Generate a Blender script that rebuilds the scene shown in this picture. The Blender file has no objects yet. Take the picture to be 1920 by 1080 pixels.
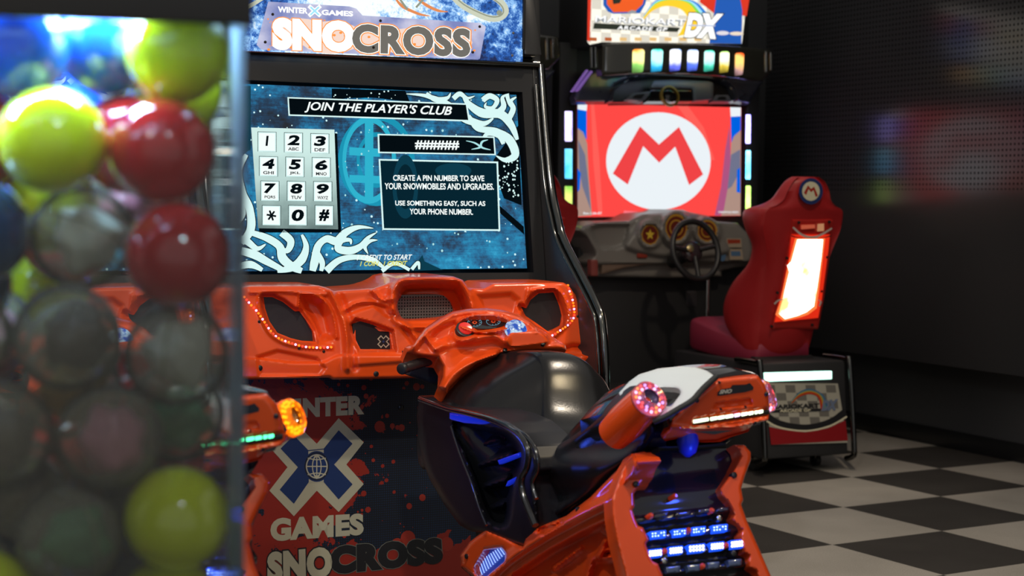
import bpy, bmesh, math, random
import numpy as np
from mathutils import Vector, Matrix
from mathutils.geometry import delaunay_2d_cdt, tessellate_polygon
from math import sin, cos, radians, pi, atan, tan, sqrt
random.seed(7)
RNG = np.random.RandomState(7)
SC = bpy.context.scene
COL = SC.collection
# ---------------------------------------------------------------- camera
FPX = 3087.0; CAM_H = 1.2
AZ = radians(30.8); PIT = atan(160 / FPX); RHO = radians(.717)
f0 = np.array([sin(AZ), cos(AZ), 0]); r0 = np.array([cos(AZ), -sin(AZ), 0]); u0 = np.array([0, 0, 1.])
FW = f0 * cos(PIT) - u0 * sin(PIT); UP = u0 * cos(PIT) + f0 * sin(PIT)
RT = r0 * cos(RHO) + UP * sin(RHO); UC = UP * cos(RHO) - r0 * sin(RHO)
CP = np.array([0, 0, CAM_H])
cd = bpy.data.cameras.new('camera'); cam = bpy.data.objects.new('camera', cd); COL.objects.link(cam)
cd.sensor_width = 36; cd.lens = FPX * 36 / 1920
m = Matrix((RT, UC, -FW)).transposed().to_4x4(); m.translation = Vector(CP)
cam.matrix_world = m
cd.clip_start = .05
cd.dof.use_dof = True; cd.dof.focus_distance = 4.35; cd.dof.aperture_fstop = 4.4
SC.camera = cam
SC.cycles.transparent_max_bounces = 40; SC.cycles.max_bounces = 10
# ---------------------------------------------------------------- colour management, world
SC.view_settings.view_transform = 'Standard'; SC.view_settings.look = 'None'
SC.view_settings.exposure = 0; SC.view_settings.gamma = 1; SC.view_settings.use_curve_mapping = False
w = bpy.data.worlds.new('world'); SC.world = w; w.use_nodes = True
w.node_tree.nodes['Background'].inputs[0].default_value = (1.0, .97, .93, 1)
w.node_tree.nodes['Background'].inputs[1].default_value = .30

def lamp(name, kind, loc, power, col, size=.1, target=None, spot=None, parent=None, sizey=None, blend=.6):
    l = bpy.data.lights.new(name, kind); l.energy = power; l.color = col
    if kind == 'AREA':
        l.size = size
        if sizey: l.shape = 'RECTANGLE'; l.size_y = sizey
    else: l.shadow_soft_size = size
    if spot: l.spot_size = radians(spot); l.spot_blend = blend
    o = bpy.data.objects.new(name, l); COL.objects.link(o); o.location = loc
    if target is not None:
        o.rotation_euler = (Vector(target) - Vector(loc)).to_track_quat('-Z', 'Y').to_euler()
    if parent: o.parent = parent
    return o
# the arcade's ceiling lamps: warm spots over the aisle, a cool one to the left, plus spots added for the case
lamp('ceiling_spot', 'SPOT', (3.4, 3.2, 3.1), 150, (1, .86, .68), .05, (3.5, 3.9, 0), 88, blend=.9)
lamp('ceiling_spot_cabinet', 'SPOT', (1.0, 1.9, 3.0), 120, (1, .88, .74), .04, (2.0, 3.9, .7), 62)
lamp('ceiling_spot_left', 'SPOT', (-.2, 2.6, 2.9), 80, (.92, .96, 1), .04, (1.9, 3.0, .8), 60)
lamp('ceiling_spot_right', 'SPOT', (3.3, 2.2, 2.9), 50, (1, .8, .5), .04, (2.4, 3.2, .8), 50)
lamp('ceiling_bulb', 'POINT', (-.9, .1, 2.5), 22, (1, .84, .55), .03)
lamp('ceiling_bulb_cool', 'POINT', (.35, -.3, 2.35), 20, (.85, .93, 1), .03)
lamp('ceiling_spot_case', 'SPOT', (-1.0, .2, 2.5), 120, (1, .82, .50), .09, (-.15, 1.6, 1.1), 34)  # added spot, coned to the case for highlights on its balls
lamp('ceiling_spot_case_low', 'SPOT', (-.7, -1.2, 1.9), 55, (1, .84, .60), .07, (-.15, 1.6, .95), 24)  # added low spot from the camera side for the lower balls
lamp('ceiling_bulb_far', 'POINT', (1.6, .6, 2.8), 14, (1, .85, .6), .05)
lamp('ceiling_spot_racer', 'SPOT', (4.1, 4.3, 3.0), 60, (1, .82, .62), .05, (5.0, 5.8, .7), 50)

# ---------------------------------------------------------------- frames and projection onto real planes
class Frame:
    def __init__(s, ox, oy, rz):
        a = radians(rz); s.o = np.array([ox, oy, 0.]); s.rz = a
        s.B = np.array([[cos(a), sin(a), 0], [-sin(a), cos(a), 0], [0, 0, 1.]])
        s.C = s.B @ (CP - s.o)
    def hit(s, P, n, c):
        """points of the plane n.p=c (local) along the sight lines P (N,2)"""
        P = np.atleast_2d(np.array(P, float)); n = np.array(n, float)
        r = FW[None] + RT[None] * ((P[:, 0] - 960) / FPX)[:, None] + UC[None] * ((540 - P[:, 1]) / FPX)[:, None]
        d = r @ s.B.T
        t = (np.asarray(c) - n @ s.C) / (d @ n)
        return s.C + d * t[:, None]
    def world(s, p): return s.o + np.array(p) @ s.B
S = Frame(2.11, 4.30, -5.8)        # snow racing machine
M = Frame(5.01, 6.936, -4.5)       # kart racing machine
NY = (0, 1, 0)

# ---------------------------------------------------------------- materials
MATS = {}
def nt(m):
    m.use_nodes = True; return m.node_tree
def pm(name, col, rough=.5, metal=0., coat=0., spec=.5, emit=None, es=1., bump=None, trans=0., var=None):
    if name in MATS: return MATS[name]
    m = bpy.data.materials.new(name); t = nt(m); b = t.nodes['Principled BSDF']
    b.inputs['Base Color'].default_value = (*col, 1); b.inputs['Roughness'].default_value = rough
    b.inputs['Metallic'].default_value = metal; b.inputs['Coat Weight'].default_value = coat
    b.inputs['Coat Roughness'].default_value = .04
    b.inputs['Specular IOR Level'].default_value = spec
    if trans: b.inputs['Transmission Weight'].default_value = trans
    if emit is not None:
        b.inputs['Emission Color'].default_value = (*emit, 1); b.inputs['Emission Strength'].default_value = es
    tc = t.nodes.new('ShaderNodeTexCoord')
    nz = t.nodes.new('ShaderNodeTexNoise'); nz.inputs['Scale'].default_value = (bump or (30, 0))[0]; nz.inputs['Detail'].default_value = 3
    t.links.new(tc.outputs['Object'], nz.inputs['Vector'])
    if bump:
        bp = t.nodes.new('ShaderNodeBump'); bp.inputs['Strength'].default_value = bump[1]; bp.inputs['Distance'].default_value = .002
        t.links.new(nz.outputs['Fac'], bp.inputs['Height']); t.links.new(bp.outputs['Normal'], b.inputs['Normal'])
    # slight wear: roughness follows a soft noise
    mr = t.nodes.new('ShaderNodeMapRange'); mr.inputs['To Min'].default_value = max(rough - .04, 0); mr.inputs['To Max'].default_value = min(rough + .06, 1)
    n2 = t.nodes.new('ShaderNodeTexNoise'); n2.inputs['Scale'].default_value = 9
    t.links.new(tc.outputs['Object'], n2.inputs['Vector']); t.links.new(n2.outputs['Fac'], mr.inputs['Value']); t.links.new(mr.outputs['Result'], b.inputs['Roughness'])
    MATS[name] = m; return m
def em(name, col, s=1.):
    if name in MATS: return MATS[name]
    m = bpy.data.materials.new(name); t = nt(m); t.nodes.clear()
    e = t.nodes.new('ShaderNodeEmission'); e.inputs[0].default_value = (*col, 1); e.inputs[1].default_value = s
    o = t.nodes.new('ShaderNodeOutputMaterial'); t.links.new(e.outputs[0], o.inputs[0])
    MATS[name] = m; return m
def sr(r, g, b):   # srgb 0-255 to linear
    f = lambda c: (c / 255 / 12.92) if c / 255 <= .04045 else ((c / 255 + .055) / 1.055) ** 2.4
    return (f(r), f(g), f(b))
class N:
    """small node-graph writer"""
    def __init__(s, name, emission=None, rough=.5):
        s.m = bpy.data.materials.new(name); s.t = nt(s.m); MATS[name] = s.m
        s.tc = s.t.nodes.new('ShaderNodeTexCoord').outputs['Object']
        s.b = s.t.nodes['Principled BSDF']; s.b.inputs['Roughness'].default_value = rough
    def n(s, typ, ins={}, **kw):
        x = s.t.nodes.new(typ)
        for k, v in kw.items(): setattr(x, k, v)
        for k, v in ins.items():
            if hasattr(v, 'is_output'): s.t.links.new(v, x.inputs[k])
            else: x.inputs[k].default_value = v
        return x
    def noise(s, sc, det=3, vec=None, rough=.5, dist=0): return s.n('ShaderNodeTexNoise', {'Vector': vec or s.tc, 'Scale': sc, 'Detail': det, 'Roughness': rough, 'Distortion': dist}).outputs['Fac']
    def voro(s, sc, vec=None, out='Distance', rand=1.): return s.n('ShaderNodeTexVoronoi', {'Vector': vec or s.tc, 'Scale': sc, 'Randomness': rand}).outputs[out]
    def math(s, op, a, b=0., c=0.):
        return s.n('ShaderNodeMath', {0: a, 1: b, 2: c}, operation=op).outputs[0]
    def ramp(s, fac, stops):
        r = s.n('ShaderNodeValToRGB', {'Fac': fac}); e = r.color_ramp.elements
        while len(e) < len(stops): e.new(.5)
        for i, (p, c) in enumerate(stops): e[i].position = p; e[i].color = (*c, 1)
        return r.outputs['Color']
    def mix(s, f, a, b):
        x = s.n('ShaderNodeMix', {0: f}, data_type='RGBA')
        for i, v in ((6, a), (7, b)):
            if hasattr(v, 'is_output'): s.t.links.new(v, x.inputs[i])
            else: x.inputs[i].default_value = (*v, 1)
        return x.outputs[2]
    def base(s, c): s.t.links.new(c, s.b.inputs['Base Color']); return s.m
    def emit(s, c, k=1.):
        s.b.inputs['Base Color'].default_value = (.01, .01, .01, 1)
        s.t.links.new(c, s.b.inputs['Emission Color']); s.b.inputs['Emission Strength'].default_value = k; return s.m
    def bump(s, h, st=.3, d=.002):
        b = s.n('ShaderNodeBump', {'Height': h, 'Strength': st, 'Distance': d}); s.t.links.new(b.outputs[0], s.b.inputs['Normal'])

ORANGE = pm('orange_plastic', (.80, .080, .010), .22, coat=.35)
BLACK = pm('black_plastic', (.018, .018, .019), .35)
GLOSS = pm('gloss_black', (.010, .010, .012), .16, coat=.6)
VINYL = pm('black_vinyl', (.009, .009, .010), .22, spec=.38, bump=(180, .08))
MATTE = pm('matte_black', (.022, .022, .024), .6)
SOFT = pm('dark_flank', (.007, .007, .011), .36)
CHROME = pm('chrome', (.55, .55, .52), .12, metal=1)
DCHROME = pm('dark_chrome', (.12, .12, .115), .14, metal=1)
WHITE = pm('white_plastic', (.72, .78, .80), .4)
RED = pm('red_plastic', (.42, .016, .018), .42, bump=(220, .12))
REDC = pm('red_cushion', (.28, .02, .05), .5, bump=(220, .12))
GREYP = pm('grey_plastic', (.24, .225, .205), .32)
BOLT = pm('bolt_black', (.01, .01, .01), .3)
SILVER = pm('silver_bolt', (.4, .4, .4), .25, metal=1)
BLUEP = pm('blue_plastic', (.01, .03, .35), .3)

# ---------------------------------------------------------------- mesh helpers
def mk(name, V, Fc, mats, parent=None, mi=None, smooth=True, angle=38):
    me = bpy.data.meshes.new(name); me.from_pydata([tuple(map(float, v)) for v in V], [], [tuple(int(i) for i in f) for f in Fc])
    if not isinstance(mats, (list, tuple)): mats = [mats]
    for x in mats: me.materials.append(x)
    if mi is not None: me.polygons.foreach_set('material_index', [int(i) for i in mi])
    me.polygons.foreach_set('use_smooth', [smooth] * len(me.polygons))
    me.validate(); me.update()
    if smooth: me.set_sharp_from_angle(angle=radians(angle))
    o = bpy.data.objects.new(name, me); COL.objects.link(o)
    if parent: o.parent = parent
    return o
def thing(name, label, cat, loc=(0, 0, 0), rz=0., group=None):
    o = bpy.data.objects.new(name, None); COL.objects.link(o); o.empty_display_size = .1
    o.location = loc; o.rotation_euler = (0, 0, rz); o['label'] = label; o['category'] = cat
    if group: o['group'] = group
    return o
def tag(o, label, cat, group=None):
    o['label'] = label; o['category'] = cat
    if group: o['group'] = group
    return o
def struct(o): o['kind'] = 'structure'; return o
def copy_tree(o, parent=None):
    c = o.copy(); COL.objects.link(c); c.parent = parent
    for ch in list(o.children):
        copy_tree(ch, c)
    return c
def crom(P, k=8, closed=False):
    P = np.array(P, float); n = len(P); out = []
    rng = range(n) if closed else range(n - 1)
    for i in rng:
        if closed: a, b, c, d = P[(i - 1) % n], P[i], P[(i + 1) % n], P[(i + 2) % n]
        else: a, b, c, d = P[max(i - 1, 0)], P[i], P[i + 1], P[min(i + 2, n - 1)]
        for j in range(k):
            t = j / k
            out.append(.5 * ((2 * b) + (c - a) * t + (2 * a - 5 * b + 4 * c - d) * t * t + (3 * b - a - 3 * c + d) * t ** 3))
    if not closed: out.append(P[-1])
    return np.array(out)
def resample(P, step, closed=True):
    P = np.array(P, float)
    Q = np.vstack([P, P[:1]]) if closed else P
    seg = np.linalg.norm(np.diff(Q, axis=0), axis=1); L = np.concatenate([[0], np.cumsum(seg)])
    n = max(int(L[-1] / step), 3); t = np.linspace(0, L[-1], n + 1)
    if closed: t = t[:-1]
    return np.stack([np.interp(t, L, Q[:, i]) for i in range(Q.shape[1])], 1)
def segdist(P, A, B):
    d = np.full(len(P), 1e9)
    for a, b in zip(A, B):
        ab = b - a; L = max(ab @ ab, 1e-9); t = np.clip(((P - a) @ ab) / L, 0, 1)
        d = np.minimum(d, np.linalg.norm(P - a - t[:, None] * ab, axis=1))
    return d
def inside(P, poly):
    x, y = P[:, 0], P[:, 1]; c = np.zeros(len(P), bool); n = len(poly); j = n - 1
    for i in range(n):
        xi, yi = poly[i]; xj, yj = poly[j]
        if yi != yj:
            c ^= ((yi > y) != (yj > y)) & (x < (xj - xi) * (y - yi) / (yj - yi) + xi)
        j = i
    return c
def sd(P, poly):
    """signed distance to a closed outline, positive inside"""
    poly = np.array(poly, float); d = segdist(P, poly, np.roll(poly, -1, 0))
    return np.where(inside(P, poly), d, -d)
def ld(P, line): line = np.array(line, float); return segdist(P, line[:-1], line[1:])
def ss(a, b, x): t = np.clip((x - a) / (b - a), 0, 1); return t * t * (3 - 2 * t)
def rnd(D, wd, r): t = np.clip(D / wd, 0, 1); return r * (np.sqrt(1 - (1 - t) ** 2) - 1)
def norm(v): v = np.array(v, float); return v / np.linalg.norm(v)

def relief(name, mat, outline, fr, n, c, hf=None, parent=None, holes=(), step=4., back=.03, lines=(), hback=.05, smooth_out=0, angle=50):
    """sculpted shell: the outline lies on the plane n.p=c (n points to the viewer), hf(P, D) raises it, the rim runs back by `back`"""
    nn = norm(n); c = c / np.linalg.norm(n)
    if smooth_out: outline = crom(outline, smooth_out, True)
    out = resample(outline, step * .9)
    loops = [out] + [resample(h, step * .9) for h in holes]
    lo, hi = out.min(0), out.max(0)
    gx = np.arange(lo[0], hi[0], step); gy = np.arange(lo[1], hi[1], step * .87)
    G = np.array([(x + (step / 2 if j % 2 else 0), y) for j, y in enumerate(gy) for x in gx])
    D = sd(G, out)
    for h in loops[1:]: D = np.minimum(D, -sd(G, h))
    pts = [G[D > step * .55]]
    # finer rows just inside the rim
    for L_ in loops:
        t = np.roll(L_, -1, 0) - np.roll(L_, 1, 0); t /= np.maximum(np.linalg.norm(t, axis=1), 1e-9)[:, None]
        nr = np.stack([-t[:, 1], t[:, 0]], 1)
        for off in (step * .28, -step * .28):
            Q = L_ + nr * off; dq = sd(Q, out)
            for h in loops[1:]: dq = np.minimum(dq, -sd(Q, h))
            pts.append(Q[dq > step * .2])
    for l in lines: pts.append(resample(l, step * .6, False))
    V2 = np.vstack(loops + pts); edges = []; o = 0
    for L_ in loops:
        k = len(L_); edges += [(o + i, o + (i + 1) % k) for i in range(k)]; o += k
    vv, ee, ff, _, _, _ = delaunay_2d_cdt([Vector(p) for p in V2], edges, [], 0, 1e-4)
    V2 = np.array([tuple(v) for v in vv]); F_ = np.array([f[:3] for f in ff if len(f) == 3])
    cen = V2[F_].mean(1); keep = inside(cen, out)
    for h in loops[1:]: keep &= ~inside(cen, h)
    F_ = F_[keep]
    D = np.abs(sd(V2, out)); DH = D.copy()
    for h in loops[1:]: DH = np.minimum(DH, np.abs(sd(V2, h)))
    H = hf(V2, D, DH) if hf else rnd(DH, 3, .004)
    H = np.array(H, float); V = fr.hit(V2, nn, c + H); B0 = V - nn[None] * H[:, None]
    # orient
    a, b, cc = V[F_[0][0]], V[F_[0][1]], V[F_[0][2]]
    if np.cross(b - a, cc - a) @ nn < 0: F_ = F_[:, ::-1]
    # boundary edges
    es = {}
    for f in F_:
        for i in range(3):
            e = (int(f[i]), int(f[(i + 1) % 3]))
            if (e[1], e[0]) in es: del es[(e[1], e[0])]
            else: es[e] = 1
    V = list(V); faces = [list(f) for f in F_]; mp = {}
    onout = np.abs(sd(V2, out)) < .3
    for (a, b) in es:
        for q in (a, b):
            if q not in mp:
                mp[q] = len(V); V.append(B0[q] - nn * (back if onout[q] else hback))
        faces.append([b, a, mp[a], mp[b]])
    used = sorted({i for f in faces for i in f}); ix = {u: i for i, u in enumerate(used)}
    return mk(name, [V[u] for u in used], [[ix[i] for i in f] for f in faces], mat, parent, angle=angle)

def box(name, lo, hi, mat, parent=None, bev=.004, seg=2):
    bm = bmesh.new(); bmesh.ops.create_cube(bm, size=1)
    lo, hi = np.minimum(lo, hi), np.maximum(lo, hi)
    for v in bm.verts:
        for i in range(3): v.co[i] = lo[i] if v.co[i] < 0 else hi[i]
    if bev: bmesh.ops.bevel(bm, geom=bm.edges[:], offset=min(bev, min(hi - lo) * .45), segments=seg, affect='EDGES', profile=.5)
    me = bpy.data.meshes.new(name); bm.to_mesh(me); bm.free(); me.materials.append(mat)
    me.polygons.foreach_set('use_smooth', [True] * len(me.polygons)); me.set_sharp_from_angle(angle=radians(35))
    o = bpy.data.objects.new(name, me); COL.objects.link(o)
    if parent: o.parent = parent
    return o
def prism(name, prof, x0, x1, mat, parent=None, axis=0, bev=.003):
    """profile in the two other axes, extruded along `axis`"""
    bm = bmesh.new(); vs = []
    for p in prof:
        co = [0, 0, 0]; oth = [i for i in range(3) if i != axis]; co[oth[0]] = p[0]; co[oth[1]] = p[1]; co[axis] = x0
        vs.append(bm.verts.new(co))
    f = bm.faces.new(vs); r = bmesh.ops.extrude_face_region(bm, geom=[f])
    for g in r['geom']:
        if isinstance(g, bmesh.types.BMVert): g.co[axis] = x1
    bmesh.ops.recalc_face_normals(bm, faces=bm.faces[:])
    if bev: bmesh.ops.bevel(bm, geom=bm.edges[:], offset=bev, segments=2, affect='EDGES', profile=.5)
    me = bpy.data.meshes.new(name); bm.to_mesh(me); bm.free(); me.materials.append(mat)
    me.polygons.foreach_set('use_smooth', [True] * len(me.polygons)); me.set_sharp_from_angle(angle=radians(30))
    o = bpy.data.objects.new(name, me); COL.objects.link(o)
    if parent: o.parent = parent
    return o
def tube_vf(P, r, k=12, closed=False):
    P = np.array(P, float); n = len(P); V = []; F_ = []
    T = np.gradient(P, axis=0) if not closed else np.roll(P, -1, 0) - np.roll(P, 1, 0)
    T /= np.linalg.norm(T, axis=1)[:, None]
    ref = np.array([0, 0, 1.]) if abs(T[0][2]) < .9 else np.array([1., 0, 0])
    u = norm(np.cross(T[0], ref)); R_ = np.full(n, r) if np.isscalar(r) else np.array(r)
    for i in range(n):
        u = norm(u - T[i] * (u @ T[i])); v = np.cross(T[i], u)
        for j in range(k): a = 2 * pi * j / k; V.append(P[i] + R_[i] * (u * cos(a) + v * sin(a)))
    for i in range(n if closed else n - 1):
        for j in range(k):
            a = i * k + j; b = i * k + (j + 1) % k; i2 = (i + 1) % n
            F_.append([a, b, i2 * k + (j + 1) % k, i2 * k + j])
    if not closed:
        F_.append([j for j in range(k)][::-1]); F_.append([(n - 1) * k + j for j in range(k)])
    return V, F_
def tube(name, P, r, mat, parent=None, k=12, closed=False, sm=6):
    if sm: P = crom(P, sm, closed)
    V, F_ = tube_vf(P, r, k, closed); return mk(name, V, F_, mat, parent)
def loft(name, rings, mat, parent=None, sm=4, angle=60):
    R_ = np.array(rings, float); n, k = R_.shape[:2]
    if sm > 1: R_ = crom(R_.reshape(n, -1), sm).reshape(-1, k, 3); n = len(R_)
    V = R_.reshape(-1, 3); F_ = [[i * k + j, i * k + (j + 1) % k, (i + 1) * k + (j + 1) % k, (i + 1) * k + j] for i in range(n - 1) for j in range(k)]
    F_ += [list(range(k))[::-1], [(n - 1) * k + j for j in range(k)]]
    o = mk(name, V, F_, mat, parent, angle=angle)
    bm = bmesh.new(); bm.from_mesh(o.data); bmesh.ops.recalc_face_normals(bm, faces=bm.faces[:]); bm.to_mesh(o.data); bm.free()
    o.data.set_sharp_from_angle(angle=radians(angle))
    return o
def sell(cx, cz, w_, h_, k=28, e=.6):
    """superellipse ring in (x,z)"""
    out = []
    for j in range(k):
        a = 2 * pi * j / k; ca, sa = cos(a), sin(a)
        out.append((cx + w_ * math.copysign(abs(ca) ** e, ca), cz + h_ * math.copysign(abs(sa) ** e, sa)))
    return out
def lathe(name, prof, o, ax, mat, parent=None, k=28, closed=False):
    """profile of (radius, height along ax) spun round the axis"""
    ax = norm(ax); u = norm(np.cross(ax, (0.3, .1, .9) if abs(ax[2]) < .9 else (1, 0, 0))); v = np.cross(ax, u); o = np.array(o, float); V = []; F_ = []
    n = len(prof)
    for (r, h) in prof:
        for j in range(k): a = 2 * pi * j / k; V.append(o + ax * h + r * (u * cos(a) + v * sin(a)))
    for i in range(n if closed else n - 1):
        for j in range(k):
            i2 = (i + 1) % n; F_.append([i * k + j, i * k + (j + 1) % k, i2 * k + (j + 1) % k, i2 * k + j])
    if not closed: F_ += [list(range(k))[::-1], [(n - 1) * k + j for j in range(k)]]
    ob = mk(name, V, F_, mat, parent)
    bm = bmesh.new(); bm.from_mesh(ob.data); bmesh.ops.recalc_face_normals(bm, faces=bm.faces[:]); bm.to_mesh(ob.data); bm.free()
    ob.data.set_sharp_from_angle(angle=radians(40)); return ob
def ball_mesh(name, r, mat, seg=16):
    bm = bmesh.new(); bmesh.ops.create_uvsphere(bm, u_segments=seg, v_segments=seg // 2 + 2, radius=r)
    me = bpy.data.meshes.new(name); bm.to_mesh(me); bm.free(); me.materials.append(mat)
    me.polygons.foreach_set('use_smooth', [True] * len(me.polygons)); return me
def put(name, me, loc, parent=None, rot=None, sc=None):
    o = bpy.data.objects.new(name, me); COL.objects.link(o); o.location = tuple(loc)
    if rot is not None: o.rotation_euler = rot
    if sc is not None: o.scale = sc
    if parent: o.parent = parent
    return o

# ---------------------------------------------------------------- lettering and flat art on a real plane
TXC = {}
def glyphs(s, bold=0., shear=0., spacing=1.):
    key = (s, bold, shear, spacing)
    if key in TXC: return TXC[key]
    c = bpy.data.curves.new('t', 'FONT'); c.body = s; c.offset = bold; c.shear = shear; c.space_character = spacing; c.resolution_u = 4
    o = bpy.data.objects.new('t', c); COL.objects.link(o)
    dg = bpy.context.evaluated_depsgraph_get(); me = o.evaluated_get(dg).to_mesh()
    V = np.array([v.co[:2] for v in me.vertices]); F_ = [tuple(p.vertices) for p in me.polygons]
    o.evaluated_get(dg).to_mesh_clear(); bpy.data.objects.remove(o); bpy.data.curves.remove(c)
    TXC[key] = (V, F_); return TXC[key]
class Art:
    """flat artwork in layers a fraction of a millimetre apart on the plane n.p=c"""
    def __init__(s, fr, n, c): s.fr = fr; l = np.linalg.norm(n); s.n = norm(n); s.c = c / l; s.V = []; s.F = []; s.M = []; s.mats = []
    def _m(s, m):
        if m not in s.mats: s.mats.append(m)
        return s.mats.index(m)
    def add(s, P, F_, mat, lay):
        o = len(s.V); X = s.fr.hit(P, s.n, s.c + lay * .0006)
        s.V += list(X); mi = s._m(mat)
        for f in F_:
            f = list(f); a, b, c_ = X[f[0]], X[f[1]], X[f[2]]
            if np.cross(b - a, c_ - a) @ s.n < 0: f = f[::-1]
            s.F.append([o + i for i in f]); s.M.append(mi)
    def poly(s, P, mat, lay=1, holes=()):
        loops = [[Vector((p[0], p[1], 0)) for p in P]] + [[Vector((p[0], p[1], 0)) for p in h] for h in holes]
        F_ = tessellate_polygon(loops); allp = [p for l in loops for p in l]
        s.add(np.array([tuple(p)[:2] for p in allp]), F_, mat, lay)
    def circ(s, x, y, rx, ry, mat, lay=1, k=32, inner=0., rot=0.):
        c = lambda f: [(x + f * (rx * cos(a) * cos(rot) - ry * sin(a) * sin(rot)), y + f * (rx * cos(a) * sin(rot) + ry * sin(a) * cos(rot))) for a in np.linspace(0, 2 * pi, k, False)]
        s.poly(c(1), mat, lay, [c(inner)] if inner else ())
    def stroke(s, P, w_, mat, lay=1, sm=8):
        P = crom(P, sm) if sm else np.array(P, float)
        n = len(P); W_ = np.interp(np.linspace(0, 1, n), np.linspace(0, 1, len(w_)), w_) if hasattr(w_, '__len__') else np.full(n, w_)
        T = np.gradient(P, axis=0); T /= np.maximum(np.linalg.norm(T, axis=1), 1e-6)[:, None]; Nn = np.stack([-T[:, 1], T[:, 0]], 1)
        A = P + Nn * W_[:, None] / 2; B = P - Nn * W_[:, None] / 2
        s.add(np.vstack([A, B]), [[i, i + 1, n + i + 1, n + i] for i in range(n - 1)], mat, lay)
    def text(s, t, quad, mat, lay=2, bold=0., shear=0., spacing=1., grow=0.):
        """letters fitted to the quad TL, TR, BR, BL"""
        V, F_ = glyphs(t, bold, shear, spacing); V0, _ = glyphs(t, 0. if grow else bold, shear, spacing)
        lo, hi = V0.min(0), V0.max(0); uv = (V - lo) / (hi - lo)
        q = np.array(quad, float); u, v = uv[:, :1], 1 - uv[:, 1:]
        P = (q[0] * (1 - u) + q[1] * u) * (1 - v) + (q[3] * (1 - u) + q[2] * u) * v
        s.add(P, F_, mat, lay)
    def frame(s, q, wd, mat, lay=1):
        q = np.array(q, float); c = q.mean(0); inn = []
        for p in q: d = p - c; inn.append(p - np.sign(d) * wd)
        s.poly(q, mat, lay, [inn])
    def build(s, name, parent=None): return mk(name, s.V, s.F, s.mats, parent, s.M, smooth=False)
def Q(x0, y0, x1, y1, sl=0., h=None):
    """box quad with a slope"""
    return [(x0, y0), (x1, y0 + sl * (x1 - x0)), (x1, y1 + sl * (x1 - x0)), (x0, y1)]

# ================================================================ the room
def floor_mat():
    g = N('checker_carpet', rough=.95)
    sp = g.n('ShaderNodeSeparateXYZ', {0: g.tc})
    T = .5364; ox, oy = FLOOR_O
    fx = g.math('FLOOR', g.math('DIVIDE', g.math('SUBTRACT', sp.outputs[0], ox), T))
    fy = g.math('FLOOR', g.math('DIVIDE', g.math('SUBTRACT', sp.outputs[1], oy), T))
    par = g.math('FLOORED_MODULO', g.math('ADD', fx, fy), 2.)
    n1 = g.noise(260, 4, rough=.7); n2 = g.noise(3, 3)
    fac = g.math('MULTIPLY', g.math('ADD', n1, g.math('MULTIPLY', n2, .35)), 1.0)
    lt = g.ramp(fac, [(.3, (.16, .150, .13)), (.9, (.40, .37, .33))]); dk = g.ramp(fac, [(.3, (.012, .011, .0105)), (.9, (.055, .050, .046))])
    c = g.mix(par, lt, dk); g.bump(n1, .5, .003); g.b.inputs['Specular IOR Level'].default_value = .15
    return g.base(c)
WF = Frame(0, 0, 0)
cn = WF.hit([(1581, 951)], (0, 0, 1), 0)[0]; FLOOR_O = (cn[0], cn[1])
FLOORM = floor_mat()
def slab(name, lo, hi, mat, fr=None):
    o = box(name, np.array(lo, float), np.array(hi, float), mat, bev=0)
    if fr: o.location = tuple(fr.o); o.rotation_euler = (0, 0, fr.rz)
    return struct(o)
WALLM = pm('black_wall', (.075, .075, .077), .7, bump=(60, .2))
slab('floor', (-4, -2, -.05), (11, 12, 0), FLOORM)
slab('wall_back', (-8, .95, 0), (1.35, 1.05, 3.6), WALLM, M)
# right wall: runs along the machines, in M's frame at x = const
RW = M.hit([(1920, 868)], (0, 0, 1), 0)[0][0]
slab('wall_right', (RW, -8, 0), (RW + .1, 1.1, 3.6), WALLM, M)
b = box('baseboard_right', np.array([RW - .015, -8, 0.]), np.array([RW, .95, .09]), BLACK, bev=.003); b.location = tuple(M.o); b.rotation_euler = (0, 0, M.rz); struct(b)
# perforated sheet hanging on the right wall, in whose gloss the racing machine is mirrored
def perf_mat(n, c, zlo):
    g = N('perforated_gloss', rough=.16)
    sp = g.n('ShaderNodeSeparateXYZ', {0: g.tc}); P = .0255
    a = g.math('SUBTRACT', g.math('FRACT', g.math('DIVIDE', sp.outputs[1], P)), .5); b_ = g.math('SUBTRACT', g.math('FRACT', g.math('DIVIDE', sp.outputs[2], P)), .5)
    r = g.math('SQRT', g.math('ADD', g.math('POWER', a, 2.), g.math('POWER', b_, 2.)))
    hole = g.math('LESS_THAN', r, .22); up = g.math('GREATER_THAN', sp.outputs[2], zlo)
    hole = g.math('MULTIPLY', hole, up)
    g.t.links.new(g.math('SUBTRACT', .5, g.math('MULTIPLY', hole, .5)), g.b.inputs['Specular IOR Level'])
    nz = g.noise(5, 2)
    g.t.links.new(g.math('ADD', g.math('MULTIPLY', nz, .04), g.math('ADD', .17, g.math('MULTIPLY', hole, .6))), g.b.inputs['Roughness'])
    return g.base(g.mix(hole, (.042, .042, .044), (.010, .010, .010)))
PX = RW - .30
zb = M.hit([(1800, 356)], (1, 0, 0), PX)[0][2]
PERF = perf_mat(0, 0, zb)
pt = thing('perforated_panel', 'glossy black perforated metal sheet mirroring coloured lights on the right wall', 'wall panel', tuple(M.o), M.rz)
box('panel_sheet', np.array([PX, -6., .45]), np.array([PX + .02, .3, 3.1]), PERF, pt, bev=.002)
for z in (.7, 1.8, 2.9):
    for y in (-5.5, -2.8, -.1): box('wall_bracket', np.array([PX + .02, y - .03, z - .03]), np.array([RW, y + .03, z + .03]), BLACK, pt, bev=.003)

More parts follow.
